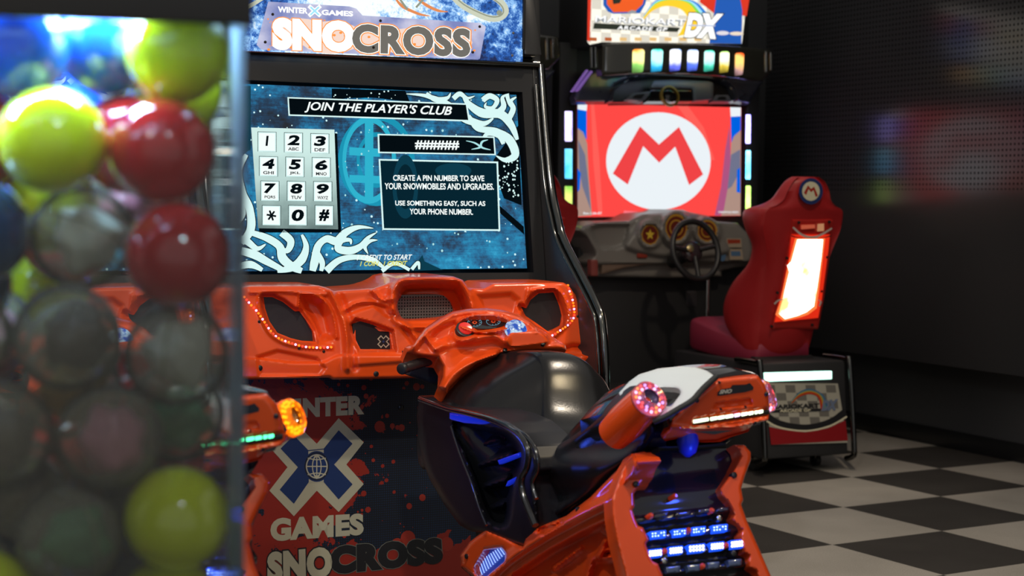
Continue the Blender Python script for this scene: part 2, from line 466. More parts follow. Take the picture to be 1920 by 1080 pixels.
# ================================================================ snow racing machine
SROOT = thing('arcade_cabinet', 'orange and black snow racing cabinet with blue keypad screen in full view', 'arcade machine', tuple(S.o), S.rz, 'snow racing cabinets side by side')
TL = tan(radians(10)); NS = (0, -1, TL); CS = TL * 1.27   # screen plane: y = (z-1.27)*tan10
# side profile (y,z)
PROF = [(.10, 2.12), (.06, 1.70), (.057, 1.62), (.013, 1.41), (-.028, 1.25), (-.07, 1.16), (-.116, 1.09), (-.24, .986), (-.33, .91), (-.365, .86), (-.389, .72), (-.392, .5), (-.392, .06)]
pf = [(.10, 2.12)] + [tuple(p) for p in crom([p for p in PROF[1:-1]], 5)] + [(-.392, .06), (.62, .06), (.62, 2.12)]
for sx in (-1, 1):
    o = prism('side_panel', pf, sx * .515, sx * .545, BLACK, SROOT, 0, .004)
    P = np.array([(sx * .54, y - .006, z) for y, z in crom(PROF[2:-1], 6)])
    tube('edge_trim', P, .013, DCHROME, SROOT, k=12, sm=0)
    P2 = P + np.array([-sx * .022, -.004, -.006]); tube('edge_trim', P2[2:], .005, DCHROME, SROOT, k=10, sm=0)
tube('top_trim', [(-.53, .045, 1.622), (.53, .045, 1.622)], .012, DCHROME, SROOT, sm=0)
tube('top_trim', [(-.53, .05, 1.648), (.52, .05, 1.648)], .006, CHROME, SROOT, sm=0)
box('cabinet_body', np.array([-.513, .16, .06]), np.array([.513, .60, 2.12]), BLACK, SROOT)
# bezel round the screen
zt = lambda z: (z - 1.27) * TL
def bez(x0, z0, x1, z1, d=.02): return x0, z0, x1, z1
bz = []
for (x0, z0, x1, z1) in ((-.513, 1.535, .513, 1.62), (-.513, .88, .513, .992), (-.513, .992, -.475, 1.535), (.475, .992, .513, 1.535)):
    V = [(x, zt(z) + dy - .006, z) for dy in (0, .05) for x, z in ((x0, z0), (x1, z0), (x1, z1), (x0, z1))]
    bz.append(V)
V = [v for q in bz for v in q]; F_ = []
for k in range(4):
    o = 8 * k; F_ += [[o, o + 1, o + 2, o + 3], [o + 7, o + 6, o + 5, o + 4], [o, o + 4, o + 5, o + 1], [o + 1, o + 5, o + 6, o + 2], [o + 2, o + 6, o + 7, o + 3], [o + 3, o + 7, o + 4, o]]
mk('screen_bezel', V, F_, pm('bezel_black', (.012, .012, .013), .3), SROOT, smooth=False)
# ---- screen picture
def screen_bg():
    g = N('screen_blue', rough=.12)
    n1 = g.noise(5.5, 6, rough=.65, dist=.6); n2 = g.noise(38, 5, rough=.75)
    mp = g.n('ShaderNodeMapping', {0: g.tc, 'Scale': (3, 3, 60)}).outputs[0]; n3 = g.noise(6, 3, mp)
    f = g.math('ADD', g.math('MULTIPLY', n1, .62), g.math('ADD', g.math('MULTIPLY', n2, .28), g.math('MULTIPLY', n3, .12)))
    c = g.ramp(f, [(.36, (.001, .006, .014)), (.45, (.001, .035, .09)), (.52, (.001, .13, .29)), (.60, (.004, .27, .50)), (.70, (.06, .52, .78))])
    v = g.voro(46); sp = g.math('LESS_THAN', v, .16); gate = g.math('GREATER_THAN', g.noise(7, 2), .5)
    c = g.mix(g.math('MULTIPLY', sp, gate), c, (.62, .95, 1.))
    g.b.inputs['Coat Weight'].default_value = .3
    return g.emit(c, 1.0)
SBG = screen_bg()
e_cyan = em('screen_pale', (.70, .95, .93), 1.0); e_ice = em('screen_ice', (.42, .78, .80), 1.); e_blk = em('screen_dark', (.0015, .004, .006), 1.)
e_teal = em('screen_teal', (.012, .30, .46), 1.); e_mid = em('screen_mid', (.03, .45, .62), 1.)
e_navy = em('screen_navy', (.004, .045, .075), 1.); e_white = em('screen_white', (.92, 1., .98), 1.); e_yel = em('screen_yellow', (.85, .85, .15), .9)
def pad_mat():
    g = N('keypad_metal'); sp = g.n('ShaderNodeSeparateXYZ', {0: g.tc})
    f = g.math('ADD', g.math('MULTIPLY', g.math('SUBTRACT', sp.outputs[2], 1.10), 2.6), g.math('MULTIPLY', g.noise(14, 4), .35))
    return g.emit(g.ramp(f, [(.12, (.05, .10, .10)), (.4, (.30, .44, .42)), (.8, (.60, .82, .78))]), 1.)
PADM = pad_mat()
A = Art(S, NS, CS)
A.poly([(403, 155), (968, 178), (988, 503), (421, 509)], SBG, 0)
# dark regions
A.poly([(622, 166), (760, 170), (768, 190), (740, 188), (700, 183), (650, 184), (622, 190)], e_blk, 1)
A.poly([(925, 300), (972, 235), (976, 330), (978, 385), (945, 372), (935, 345)], e_blk, 1)
A.poly([(936, 385), (982, 425), (983, 440), (938, 400)], e_blk, 1)
A.poly([(792, 478), (770, 508), (830, 506), (796, 490)], e_navy, 1)
# faint round gauge behind
for (rx, ry, wd) in ((92, 96, .86), (48, 58, .84)): A.circ(706, 300, rx * .78, ry * .9, e_teal, 1, 40, wd)
A.circ(692, 300, 50, 82, e_mid, 1.5, 40, .86)
for P in ([(655, 276), (712, 279), (712, 294), (655, 291)], [(655, 328), (712, 330), (712, 344), (655, 342)], [(684, 225), (700, 225), (700, 380), (684, 380)]): A.poly(P, e_mid, 1.5)
A.poly([(440, 162), (470, 161), (470, 280), (455, 290), (440, 270)], e_navy, 1)
# tribal flames
def hook(P, w_, lay=2.5, ol=3):
    W_ = 1.18 * np.interp(np.linspace(0, 1, 9), np.linspace(0, 1, len(w_)), w_)
    A.stroke(P, W_ + ol, e_blk, lay, 8); A.stroke(P, W_, e_cyan, lay + .5, 8)
for P, w_ in (
    ([(762, 176), (800, 180), (838, 196), (872, 222), (905, 232), (925, 222)], (1, 6, 12, 14, 9, 2)),
    ([(800, 174), (815, 186), (838, 184), (845, 174)], (3, 9, 6, 1)),
    ([(868, 178), (880, 196), (905, 212), (938, 214), (958, 234), (970, 262)], (4, 10, 15, 14, 12, 5)),
    ([(880, 216), (895, 240), (930, 246), (955, 262), (966, 290), (948, 300), (930, 292)], (3, 11, 9, 14, 13, 8, 1)),
    ([(905, 188), (918, 180), (932, 188), (924, 202), (910, 200), (912, 192)], (9, 9, 8, 6, 5, 1)),
    ([(932, 214), (944, 200), (942, 184), (948, 178)], (12, 9, 6, 2)),
    ([(952, 226), (962, 205), (958, 190), (968, 182)], (9, 9, 6, 2)),
    ([(902, 262), (916, 250), (936, 254), (944, 270)], (1, 8, 10, 6)),
    ([(950, 176), (956, 196), (966, 206)], (7, 5, 2)),
    ([(850, 185), (862, 176), (876, 184), (890, 180)], (8, 8, 5, 1)),
    # lower left
    ([(700, 428), (672, 426), (648, 436), (632, 452), (612, 448), (596, 462), (590, 490), (586, 508)], (1, 7, 12, 15, 10, 11, 14, 10)),
    ([(706, 436), (690, 446), (676, 462), (656, 470), (634, 466), (640, 452), (656, 450), (658, 458)], (1, 6, 10, 13, 12, 8, 6, 2)),
    ([(708, 450), (694, 452), (684, 462), (690, 476)], (1, 6, 7, 1)),
    ([(470, 436), (500, 446), (524, 462), (530, 484), (548, 500), (566, 508)], (8, 12, 12, 15, 13, 9)),
    ([(528, 436), (545, 452), (538, 470), (520, 462)], (12, 12, 9, 3)),
    ([(566, 440), (574, 462), (566, 486), (546, 502), (520, 508)], (4, 9, 14, 12, 6)),
    ([(452, 470), (478, 478), (500, 490), (530, 506)], (12, 14, 12, 8)),
    ([(446, 500), (470, 496), (492, 506)], (10, 12, 6)),
    ([(462, 290), (446, 320), (452, 360), (468, 392), (470, 430), (452, 456)], (6, 14, 16, 12, 14, 10)),
    ([(440, 420), (455, 400), (450, 376)], (12, 10, 3)),
    ([(612, 508), (636, 488), (668, 482), (700, 488), (724, 506)], (12, 10, 8, 9, 3)),
    ([(590, 470), (604, 492), (602, 508)], (12, 9, 6)),
    ([(440, 445), (462, 452), (482, 466), (498, 458)], (10, 12, 8, 2)),
    ([(716, 508), (740, 494), (768, 506)], (7, 6, 5)),
    ([(772, 505), (784, 492), (786, 505)], (6, 5, 3)),
): hook(P, w_)
# splatter dots in the corners
for k in range(46):
    x = 935 + RNG.rand() * 38; y = 300 + RNG.rand() * 70; r = .7 + RNG.rand() * 1.5; A.circ(x, y, r, r * 1.2, e_cyan, 3, 7)
for k in range(60):
    x = 640 + RNG.rand() * 320; y = 235 + RNG.rand() * 250; r = .6 + RNG.rand() * 1.6; A.circ(x, y, r, r * 1.2, e_ice, 1.8, 7)
for k in range(14):
    x = 625 + RNG.rand() * 130; y = 170 + RNG.rand() * 16; r = .8 + RNG.rand(); A.circ(x, y, r, r, e_cyan, 3, 7)
# title plate
T0 = [(539, 182), (876, 194), (882, 228), (541, 217)]
A.poly(T0, e_cyan, 4); A.poly([(541.5, 184.5), (873.5, 196.5), (878, 225), (543.5, 214.5)], e_blk, 5)
A.text("JOIN THE PLAYER'S CLUB", [(571, 190), (848, 199), (846, 221), (571, 211)], e_white, 6, .022, .25)
# keypad
A.poly([(478, 246), (632, 250), (640, 436), (486, 436)], e_blk, 3)
A.poly([(471, 239), (627, 243), (634, 430), (484, 428)], PADM, 4)
keys = [('1', ''), ('2', 'ABC'), ('3', 'DEF'), ('4', 'GHI'), ('5', 'JKL'), ('6', 'MNO'), ('7', 'PQRS'), ('8', 'TUV'), ('9', 'WXYZ'), ('*', ''), ('0', ''), ('#', '')]
for k, (d, l) in enumerate(keys):
    i, j = k % 3, k // 3; x = 484 + 49.5 * i + 2.2 * j + .5 * j; y = 247.5 + 1.6 * i + 46 * j - (i * .55 * j); w_, h_ = 33.5, 36.5
    A.poly([(x - 1, y - 1), (x + w_ + 1, y), (x + w_ + 1, y + h_ + 1), (x - 1, y + h_)], e_blk, 5)
    A.poly(Q(x, y, x + w_, y + h_, .02), e_cyan, 6)
    A.poly(Q(x + 2, y + 2, x + w_ - 2, y + h_ - 2, .02), e_white, 6.5)
    big = l or d == '1'
    h2 = 19 if (l or d == '1') else 22; y2 = y + (4 if l else 7)
    ww = {'1': 6, '*': 20, '#': 20}.get(d, 23); xc = x + w_ / 2
    if d == '*':
        for a_ in (.15, 1.2, 2.25): A.stroke([(xc - 9 * cos(a_), y + 18.5 - 10 * sin(a_)), (xc + 9 * cos(a_), y + 18.5 + 10 * sin(a_))], 3.4, e_blk, 7, 0)
        continue
    A.text(d, Q(xc - ww / 2, y2, xc + ww / 2, y2 + h2, .02), e_blk, 7, .045, .12)
    if l: A.text(l, Q(xc - 10, y + 27, xc + 10, y + 33, .02), e_blk, 7, .02)
# entry field
A.poly([(708, 251), (927, 256), (930, 291), (709, 287)], e_cyan, 4); A.poly([(711, 253.5), (925, 258.5), (927, 288.5), (712, 284.5)], e_blk, 5)
A.text('######', [(778, 263), (861, 264), (861, 281), (778, 280)], e_white, 6, .03)
A.stroke([(874, 264), (890, 268), (900, 276), (884, 280)], (1, 3, 4, 1), e_ice, 6); A.stroke([(915, 262), (904, 266), (903, 276), (920, 281)], (1, 4, 4, 1), e_ice, 6)
# message box
A.poly([(710, 298), (934, 303), (938, 433), (717, 431)], e_cyan, 4); A.poly([(713, 301), (931, 306), (935, 430), (720, 428)], em('screen_box', (.002, .018, .03), 1.), 5)
A.circ(760, 350, 24, 60, e_navy, 5.5, 30, .7); A.circ(850, 320, 34, 14, e_navy, 5.5)
for q, s_ in (([(737, 328), (908, 329), (908, 340), (737, 339)], 'CREATE A PIN NUMBER TO SAVE'), ([(721, 343), (926, 344), (926, 356), (721, 355)], 'YOUR SNOWMOBILES AND UPGRADES.'),
              ([(741, 376), (910, 377), (910, 388), (741, 387)], 'USE SOMETHING EASY, SUCH AS'), ([(768, 391), (887, 392), (887, 403), (768, 402)], 'YOUR PHONE NUMBER.')):
    A.text(s_, q, e_white, 7, .028)
A.text('1 CREDIT TO START', [(669, 478), (773, 477), (773, 487), (669, 488)], e_white, 7, .02, .3); A.text('1 COIN : 1 CREDIT', [(675, 490), (764, 489), (764, 498), (675, 499)], e_yel, 7, .02, .3)
A.build('screen', SROOT)

# ---- marquee
def marq_bg():
    g = N('marquee_snow', rough=.25)
    n1 = g.noise(3.2, 6, rough=.62, dist=.5); n2 = g.noise(26, 5, rough=.8)
    sp = g.n('ShaderNodeSeparateXYZ', {0: g.tc})
    f = g.math('ADD', g.math('ADD', g.math('MULTIPLY', n1, .7), g.math('MULTIPLY', n2, .55)), g.math('MULTIPLY', g.math('ABSOLUTE', g.math('SUBTRACT', sp.outputs[0], -.05)), -.42))
    return g.emit(g.ramp(f, [(.38, (.002, .012, .07)), (.47, (.01, .10, .42)), (.53, (.25, .50, .85)), (.60, (.85, .95, 1.))]), 1.15)
MBG = marq_bg()
def plate_mat():
    g = N('marquee_plate', rough=.2); v = g.voro(240, rand=0.); n1 = g.noise(9, 4)
    dots = g.math('LESS_THAN', v, .3)
    c = g.ramp(n1, [(.4, (.20, .24, .52)), (.65, (.62, .62, .80))])
    return g.emit(g.mix(g.math('MULTIPLY', dots, .45), c, (.10, .10, .25)), 1.)
MC = .0
mroot = SROOT
box('marquee_box', np.array([-.513, .012, 1.66]), np.array([.455, .16, 2.3]), BLACK, SROOT)
e_or = em('marquee_orange', (1., .30, .06), 1.1); e_w = em('marquee_white', (1., 1., .96), 1.25); e_gr = em('marquee_grey', (.17, .16, .14), 1.)
e_lav = em('marquee_peach', (.95, .72, .62), 1.)
A = Art(S, (0, -1, 0), -.008)
c0 = S.hit([(980, 0), (980, 117), (440, 96), (440, 0)], (0, -1, 0), -.008)
A.poly([(400, -60), (979, -60), (980, 116), (400, 93)], MBG, 0)
gr_ = em('track_grey', (.30, .33, .25), 1.); gr2 = em('track_pale', (.62, .66, .52), 1.)
A.stroke([(845, -10), (870, 12), (910, 32), (935, 34), (948, 22), (940, 5), (915, -12)], (10, 12, 12, 12, 12, 12, 10), gr2, 1.5)
A.stroke([(850, -10), (872, 10), (912, 29), (934, 31), (944, 22), (938, 8), (915, -8)], 2.5, gr_, 2)
A.circ(936, 24, 5, 5, gr_, 2.5)
for P in ([(740, -5), (755, 12), (785, 26), (806, 30)], [(780, -5), (800, 10), (822, 20), (840, 22)]): A.stroke(P, (3, 6, 5, 1), em('ski_orange', (.8, .28, .1), 1.), 2)
A.stroke([(748, -4), (764, 18)], 4, gr_, 2.5, 0); A.stroke([(800, -8), (780, 14)], 4, gr_, 2.5, 0)
A.stroke([(440, 22), (470, 10), (500, -8)], (6, 8, 6), gr2, 1.5)
A.poly([(503, 3), (655, 12), (668, 16), (680, 29), (900, 43), (911, 50), (900, 110), (896, 112), (490, 93), (481, 84)], plate_mat(), 3)
for (x, y, r) in ((560, 60, 42), (620, 70, 50), (700, 72, 36), (760, 78, 40), (845, 80, 34)): A.circ(x, y, r * 1.2, r * .62, e_lav, 3.4, 16)
for k in range(70):
    x = 500 + RNG.rand() * 395; a_ = .035 * (x - 500); y = 34 + a_ + RNG.rand() * 60; r = .8 + RNG.rand() * 2.4; A.circ(x, y, r, r * .8, e_or, 3.7, 7)
A.text('WINTER', [(521, 12), (577, 15), (577, 26), (521, 23)], e_w, 4, .04); A.text('GAMES', [(603, 18), (662, 21), (662, 31), (603, 28)], e_w, 4, .04)
e_x = em('marquee_x_blue', (.35, .75, 1.), 1.1)
for s_ in (-1, 1): A.stroke([(590 - s_ * 11, 11), (590 + s_ * 11, 30)], 7, e_w, 4, 0); A.stroke([(590 - s_ * 8, 13), (590 + s_ * 8, 28)], 3.4, e_x, 4.4, 0)
sno = [(516, 38), (660, 45), (660, 93), (516, 88)]; crs = [(664, 48), (879, 57), (878, 104), (664, 95)]
A.text('SNO', sno, e_or, 4.5, .105, spacing=1.1, grow=1); A.text('SNO', sno, e_w, 5, .08, .0, spacing=1.1, grow=1)
A.text('CROSS', crs, e_or, 4.5, .105, spacing=1.1, grow=1); A.text('CROSS', crs, e_w, 5, .075, spacing=1.1, grow=1); A.text('CROSS', crs, e_gr, 5.5, .055, spacing=1.1, grow=1)
mq = A.build('marquee', SROOT)
for (x, y) in ((511, 27), (713, 39), (899, 50), (497, 79), (700, 89), (886, 98)): p = S.hit([(x, y)], (0, -1, 0), -.004)[0]; lathe('bolt', [(.004, 0), (.0042, .003), (.002, .005)], p, (0, -1, 0), BOLT, SROOT, 10)
for (x, y) in ((962, 62), (960, 104)): p = S.hit([(x, y)], (0, -1, 0), -.004)[0]; lathe('bolt', [(.004, 0), (.0042, .003), (.002, .005)], p, (0, -1, 0), SILVER, SROOT, 10)
prism('marquee_end', [(.0, 1.66), (-.005, 2.3), (.16, 2.3), (.16, 1.66)], .456, .463, BLACK, SROOT, 0, .001)
prism('marquee_end', [(.0, 1.645), (.12, 2.0), (.3, 2.0), (.3, 1.645)], .463, .52, BLACK, SROOT, 0, .004)

# ---- front decal
def splat_mat():
    g = N('front_decal', rough=.45)
    n1 = g.noise(5, 5, rough=.6, dist=.8); n2 = g.noise(2.3, 2)
    sp = g.n('ShaderNodeSeparateXYZ', {0: g.tc})
    dx = g.math('SUBTRACT', sp.outputs[0], -.27); dz = g.math('MULTIPLY', g.math('SUBTRACT', sp.outputs[2], .43), .62)
    rr = g.math('SQRT', g.math('ADD', g.math('POWER', dx, 2.), g.math('POWER', dz, 2.)))
    f = g.math('SUBTRACT', g.math('ADD', g.math('MULTIPLY', n1, .7), g.math('MULTIPLY', g.noise(22, 5, rough=.7), .3)), g.math('MULTIPLY', rr, .95))
    red = g.math('GREATER_THAN', f, .345)
    v = g.voro(26); vd = g.math('LESS_THAN', v, g.math('MULTIPLY', g.noise(6, 2), .42)); gate = g.math('GREATER_THAN', f, .20)
    red = g.math('MAXIMUM', red, g.math('MULTIPLY', vd, gate))
    # band of red behind the lower lettering
    lo = g.math('GREATER_THAN', g.math('ADD', g.math('MULTIPLY', g.math('SUBTRACT', .245, sp.outputs[2]), 4.), g.noise(12, 4)), .60)
    red = g.math('MAXIMUM', red, g.math('MULTIPLY', lo, g.math('LESS_THAN', sp.outputs[0], .25)))
    vh = g.voro(150, rand=0.); half = g.math('LESS_THAN', vh, g.math('MULTIPLY', g.math('ADD', n2, -.12), .95))
    bg = g.mix(half, (.008, .009, .013), (.008, .028, .075))
    return g.base(g.mix(red, bg, (.30, .022, .012)))
FP = (0, -1, 0)
SPLAT = splat_mat(); box('front_board', np.array([-.513, -.118, .10]), np.array([.513, -.06, .78]), MATTE, SROOT, bev=0)
cream = pm('cream_print', (.50, .47, .33), .5); nvy = pm('navy_print', (.012, .035, .13), .5); ink = pm('ink_black', (.012, .012, .014), .5)
A = Art(S, FP, .1205); A.V = [np.array(v) for v in ((-.513, -.12, .10), (.513, -.12, .10), (.513, -.12, .78), (-.513, -.12, .78))]; A.F = [[0, 1, 2, 3]]; A.M = [0]; A.mats = [SPLAT]
A.text('WINTER', [(505, 750), (683, 741), (683, 777), (505, 787)], cream, 1, .06, 0, 1.08)
A.text('GAMES', [(507, 972), (682, 962), (682, 1003), (507, 1016)], cream, 1, .06, 0, 1.08)
XO = [(635, 784), (682, 829.5), (649.5, 871), (682, 907.6), (635, 960), (594, 920), (551, 968), (505, 920), (539, 876), (505, 838), (551, 790), (594, 832)]
A.poly(XO, cream, 1)
A.poly([(635, 806.6), (661, 832), (626.5, 871), (661, 908), (635, 936.5), (607, 904), (579, 904), (551, 944.6), (524.5, 918), (558.6, 876), (526, 841), (551, 816), (578, 844), (607, 841)], nvy, 2)
A.poly([(578, 846), (607, 843), (607, 856), (578, 858)], cream, 2.5); A.poly([(579, 892), (607, 892), (607, 904), (579, 905)], cream, 2.5)
A.circ(594, 874.5, 25, 29, nvy, 3); A.circ(594, 874.5, 23, 26.5, ink, 3.2, 32, .92)
A.circ(594, 874.5, 20.5, 23, cream, 3.5, 32, .89); A.circ(594, 874.5, 9, 22, cream, 3.5, 24, .8)
for P in ([(594, 852), (594, 898)], [(573.5, 874.5), (614.5, 874.5)]): A.stroke(P, 2, cream, 3.5, 0)
for yy, b_ in ((862, -5), (887, 5)): A.stroke([(577, yy + b_ * .6), (594, yy), (611, yy + b_ * .6)], 2, cream, 3.5)
sno2 = [(505, 1040), (618, 1029), (620, 1078), (505, 1089)]; cr2 = [(624, 1029), (824, 1012), (826, 1052), (624, 1073)]
A.text('SNO', sno2, ink, 1.5, .11, spacing=1.1, grow=1); A.text('SNO', sno2, cream, 2, .07, spacing=1.1, grow=1)
A.text('CROSS', cr2, pm('pewter_print', (.17, .17, .14), .5), 1.5, .10, spacing=1.1, grow=1); A.text('CROSS', cr2, ink, 2, .08, spacing=1.1, grow=1)
redp = pm('red_print', (.36, .03, .015), .5)
for k in range(46):
    x = 640 + RNG.rand() ** 1.2 * 170; y = 725 + RNG.rand() * 300; r = .8 + RNG.rand() ** 3 * 6; A.circ(x, y, r, r * 1.1, redp, .5, 9)
for (x, y, r) in ((527, 734, 8), (553, 715, 4), (635, 721, 3), (652, 723, 3), (753, 802, 6), (792, 933, 6), (712, 800, 10), (745, 1022, 12), (838, 1020, 12), (765, 1010, 14)): A.circ(x, y, r, r * 1.1, redp, .5, 14)
for k in range(12):
    x = 478 + k * 7; A.stroke([(x, 716 + RNG.rand() * 6), (x + 16 + RNG.rand() * 8, 728 + RNG.rand() * 8)], (1.6, .4), redp, .5, 0)
A.build('front_panel', SROOT)
p = S.hit([(752, 764)], FP, .12)[0]; lathe('bolt', [(.008, 0), (.008, .003), (.004, .005)], p, FP, BOLT, SROOT, 14)

# ---- dashboard
OUT = [(434, 548), (450, 538), (470, 535.5), (500, 535), (597, 535), (612, 539), (628, 545), (660, 543), (700, 540), (722, 533), (745, 522), (765, 518.5), (850, 518), (868, 525), (879, 539), (905, 541), (915, 536), (925, 531), (1000, 529.5), (1056, 529.5), (1066, 535), (1080, 553), (1092, 575), (1100, 600), (1104, 635), (1113, 648), (1121, 667), (1117, 688), (1105, 700), (1085, 708), (1000, 711), (800, 709), (624, 712), (618, 708), (470, 712), (440, 710), (434, 700)]
SPL = [(494, 557), (510, 557), (530, 566), (553, 584), (561, 583), (575, 602), (587, 622), (592, 641), (570, 640), (545, 634), (520, 624), (505, 602), (497, 578)]
SPR = [(977, 575), (987, 578), (995, 562), (1010, 550), (1038, 548), (1049, 574), (1054, 592), (1053, 611), (1040, 618), (1028, 622), (1006, 606), (985, 592)]
ARC = crom([(745, 572), (748, 562), (757, 558), (820, 557), (835, 563), (843, 578), (841, 588), (812, 596), (762, 598), (750, 590)], 3, True)
COINP = [(666, 609), (676, 607), (700, 612), (711, 621), (730, 622), (736, 656), (676, 655), (667, 637)]
BOWL = [(562, 550), (585, 552), (606, 563), (622, 590), (629, 620), (628, 638), (600, 645), (592, 641), (575, 602), (561, 583)]
SCOOP = crom([(741, 590), (742, 560), (749, 541), (768, 531), (845, 531), (864, 541), (874, 560), (880, 585), (860, 598), (752, 604)], 3, True)
RIM = crom([(736, 580), (736, 555), (743, 536), (764, 524), (852, 524), (868, 534), (880, 556), (886, 578)], 4)
COINR = [(655, 608), (667, 596), (700, 604), (722, 612), (738, 618), (744, 660), (672, 662), (660, 640)]
LEDL = crom([(458, 557), (470, 571), (482, 584), (494, 601), (507, 620), (522, 634), (545, 643), (570, 650), (600, 652), (621, 651)], 6)
LEDR = crom([(1065, 535), (1069, 549), (1073, 560), (1076, 575), (1077, 590), (1073, 601), (1063, 611), (1050, 620), (1031, 632)], 6)
def dashH(P, D, DH):
    x, y = P[:, 0], P[:, 1]; h = np.zeros(len(P))
    h += rnd(D, 6, .022)
    h -= .035 * ss(690, 560, y) * ss(0, 1, 1 - 0 * y)           # leans back upwards
    # lower band steps forward
    stp = 672 + 8 * ss(470, 560, x) - 14 * ss(600, 640, x); h += .014 * ss(-3, 3, y - stp)
    # vertical crease right of the left speaker
    h += .022 * np.exp(-(ld(P, crom([(618, 545), (632, 572), (643, 600), (650, 640), (652, 690)], 5)) / 6.1) ** 2)
    h -= .012 * np.exp(-(ld(P, [(634, 546), (656, 600), (664, 690)]) / 6.1) ** 2)
    for sp, r_ in ((SPL, .055), (SPR, .05)):
        d = -sd(P, sp); h -= .030 * ss(9, 0, d)
    d = sd(P, BOWL); h -= .045 * ss(-1, 18, d)
    h += .012 * np.exp(-(ld(P, crom([(562, 551), (590, 553), (612, 568), (626, 596), (631, 632)], 5)) / 3.4) ** 2)
    h += .016 * np.exp(-(ld(P, [(562, 549), (559, 583)]) / 2.4) ** 2)
    h += .010 * np.exp(-(ld(P, crom([(486, 552), (486, 580), (497, 610), (515, 632), (550, 647), (620, 650)], 5)) / 4.1) ** 2)
    h += .010 * np.exp(-(ld(P, crom([(470, 548), (520, 546), (560, 548), (610, 552)], 5)) / 3.4) ** 2)
    d = sd(P, SCOOP); h -= .075 * ss(0, 15, d) * ss(500, 560, y + 20)
    h += .040 * np.exp(-(ld(P, RIM) / 7.5) ** 2)
    h += .02 * np.exp(-(ld(P, crom([(886, 575), (870, 600), (820, 612), (760, 612), (738, 596)], 4)) / 5.4) ** 2)
    h += .022 * np.exp(-(ld(P, crom([(738, 560), (716, 562), (700, 545)], 4)) / 4.8) ** 2)
    h += .018 * np.exp(-(ld(P, crom([(738, 580), (762, 610), (785, 640), (800, 670)], 4)) / 5.4) ** 2)
    h += .012 * np.exp(-(ld(P, crom([(645, 582), (670, 568), (700, 566), (725, 572)], 4)) / 4.1) ** 2)
    h += .010 * ss(0, 8, 0 * x + sd(P, [(640, 590), (700, 570), (745, 600), (800, 680), (660, 690), (645, 640)]))
    d = sd(P, COINR); h -= .026 * ss(-2, 6, d)
    # lower left facet
    d = sd(P, [(480, 668), (520, 655), (595, 670), (612, 690), (600, 706), (486, 706)]); h -= .012 * ss(-2, 6, d)
    # right part bowl
    h += .012 * np.exp(-(ld(P, crom([(990, 545), (985, 575), (975, 595), (1010, 625)], 4)) / 4.1) ** 2)
    h += .014 * np.exp(-(ld(P, crom([(1000, 545), (1040, 541), (1058, 560), (1066, 600), (1040, 630)], 4)) / 3.4) ** 2)
    h -= .014 * ss(0, 12, sd(P, [(890, 550), (960, 545), (978, 560), (968, 600), (900, 590)]))
    h += .030 * np.exp(-(np.hypot(x - 1106, y - 668) / 10.2) ** 2)
    h -= .02 * np.exp(-(ld(P, [(1040, 660), (1075, 650), (1092, 652)]) / 4.8) ** 2)
    return h
relief('dashboard', ORANGE, OUT, S, (0, -1, 0), .30, dashH, SROOT, [SPL, SPR, ARC, COINP], 2.5, .24, hback=.075)
def mesh_mat(name, sc, base, hl, thr=.28):
    g = N(name, rough=.5); v = g.voro(sc, rand=0.); h = g.math('LESS_THAN', v, thr); g.b.inputs['Metallic'].default_value = .3
    g.bump(g.math('SUBTRACT', 1., h), .6, .002)
    return g.base(g.mix(h, hl, base))
GRILL = mesh_mat('speaker_mesh', 330, (.004, .004, .004), (.030, .030, .032)); GRILH = mesh_mat('centre_mesh', 120, (.004, .004, .004), (.16, .16, .15), .34)
def grow(poly, d):
    poly = np.array(poly, float); t = np.roll(poly, -1, 0) - np.roll(poly, 1, 0); t /= np.linalg.norm(t, axis=1)[:, None]; n = np.stack([t[:, 1], -t[:, 0]], 1)
    a = poly + n * d
    return a if abs(sd(a[:1], poly)[0]) and sd(a[:1], poly)[0] < 0 else poly - n * d
for nm, H_, mt, cc in (('speaker_grille', SPL, GRILL, .235), ('speaker_grille', SPR, GRILL, .235), ('centre_grille', ARC, GRILH, .215), ('coin_plate', COINP, BLACK, .262)):
    relief(nm, mt, grow(H_, 5), S, (0, -1, 0), cc, lambda P, D, DH: np.zeros(len(P)), SROOT, step=9, back=.01)
A = Art(S, (0, -1, 0), .2625)
def xshape(cx, cy, r, wd): 
    out = []
    for k in range(4):
        a = pi / 4 + k * pi / 2; ux, uy = cos(a), sin(a); nx, ny = -uy, ux
        out += [(cx + ux * r + nx * -wd, cy + uy * r * 1.05 + ny * -wd), (cx + ux * r + nx * wd, cy + uy * r * 1.05 + ny * wd), (cx + cos(a + pi / 4) * wd * 1.35, cy + sin(a + pi / 4) * wd * 1.35)]
    return out
A.poly(xshape(719, 640.5, 11.5, 5), cream, 1); A.poly(xshape(719, 640.5, 9.4, 3.2), ink, 2); A.circ(719, 640.5, 2.2, 2.2, nvy, 3, 10)
A.build('coin_plate_mark', SROOT)
LED_O = em('led_orange', (1., .20, .015), 1.9); LED_R = em('led_red', (1., .06, .03), 1.8); LED_V = em('led_violet', (.75, .45, 1.), 2.2)
me_led = {m.name: ball_mesh('led', .0033, m, 10) for m in (LED_O, LED_R, LED_V)}
def leds(path, step, pat, c, n=(0, -1, 0), fr=S, parent=None, hf=dashH, meshes=me_led, name='led'):
    Pp = resample(path, step, False)
    H_ = hf(Pp, sd(Pp, OUT), sd(Pp, OUT)) if hf else np.zeros(len(Pp))
    X = fr.hit(Pp, n, c + H_ + .0015)
    for i, x in enumerate(X): put(name, meshes[pat[i % len(pat)]], x, parent)
pat = ['led_orange', 'led_red', 'led_violet', 'led_orange', 'led_red', 'led_violet', 'led_orange', 'led_orange', 'led_violet']
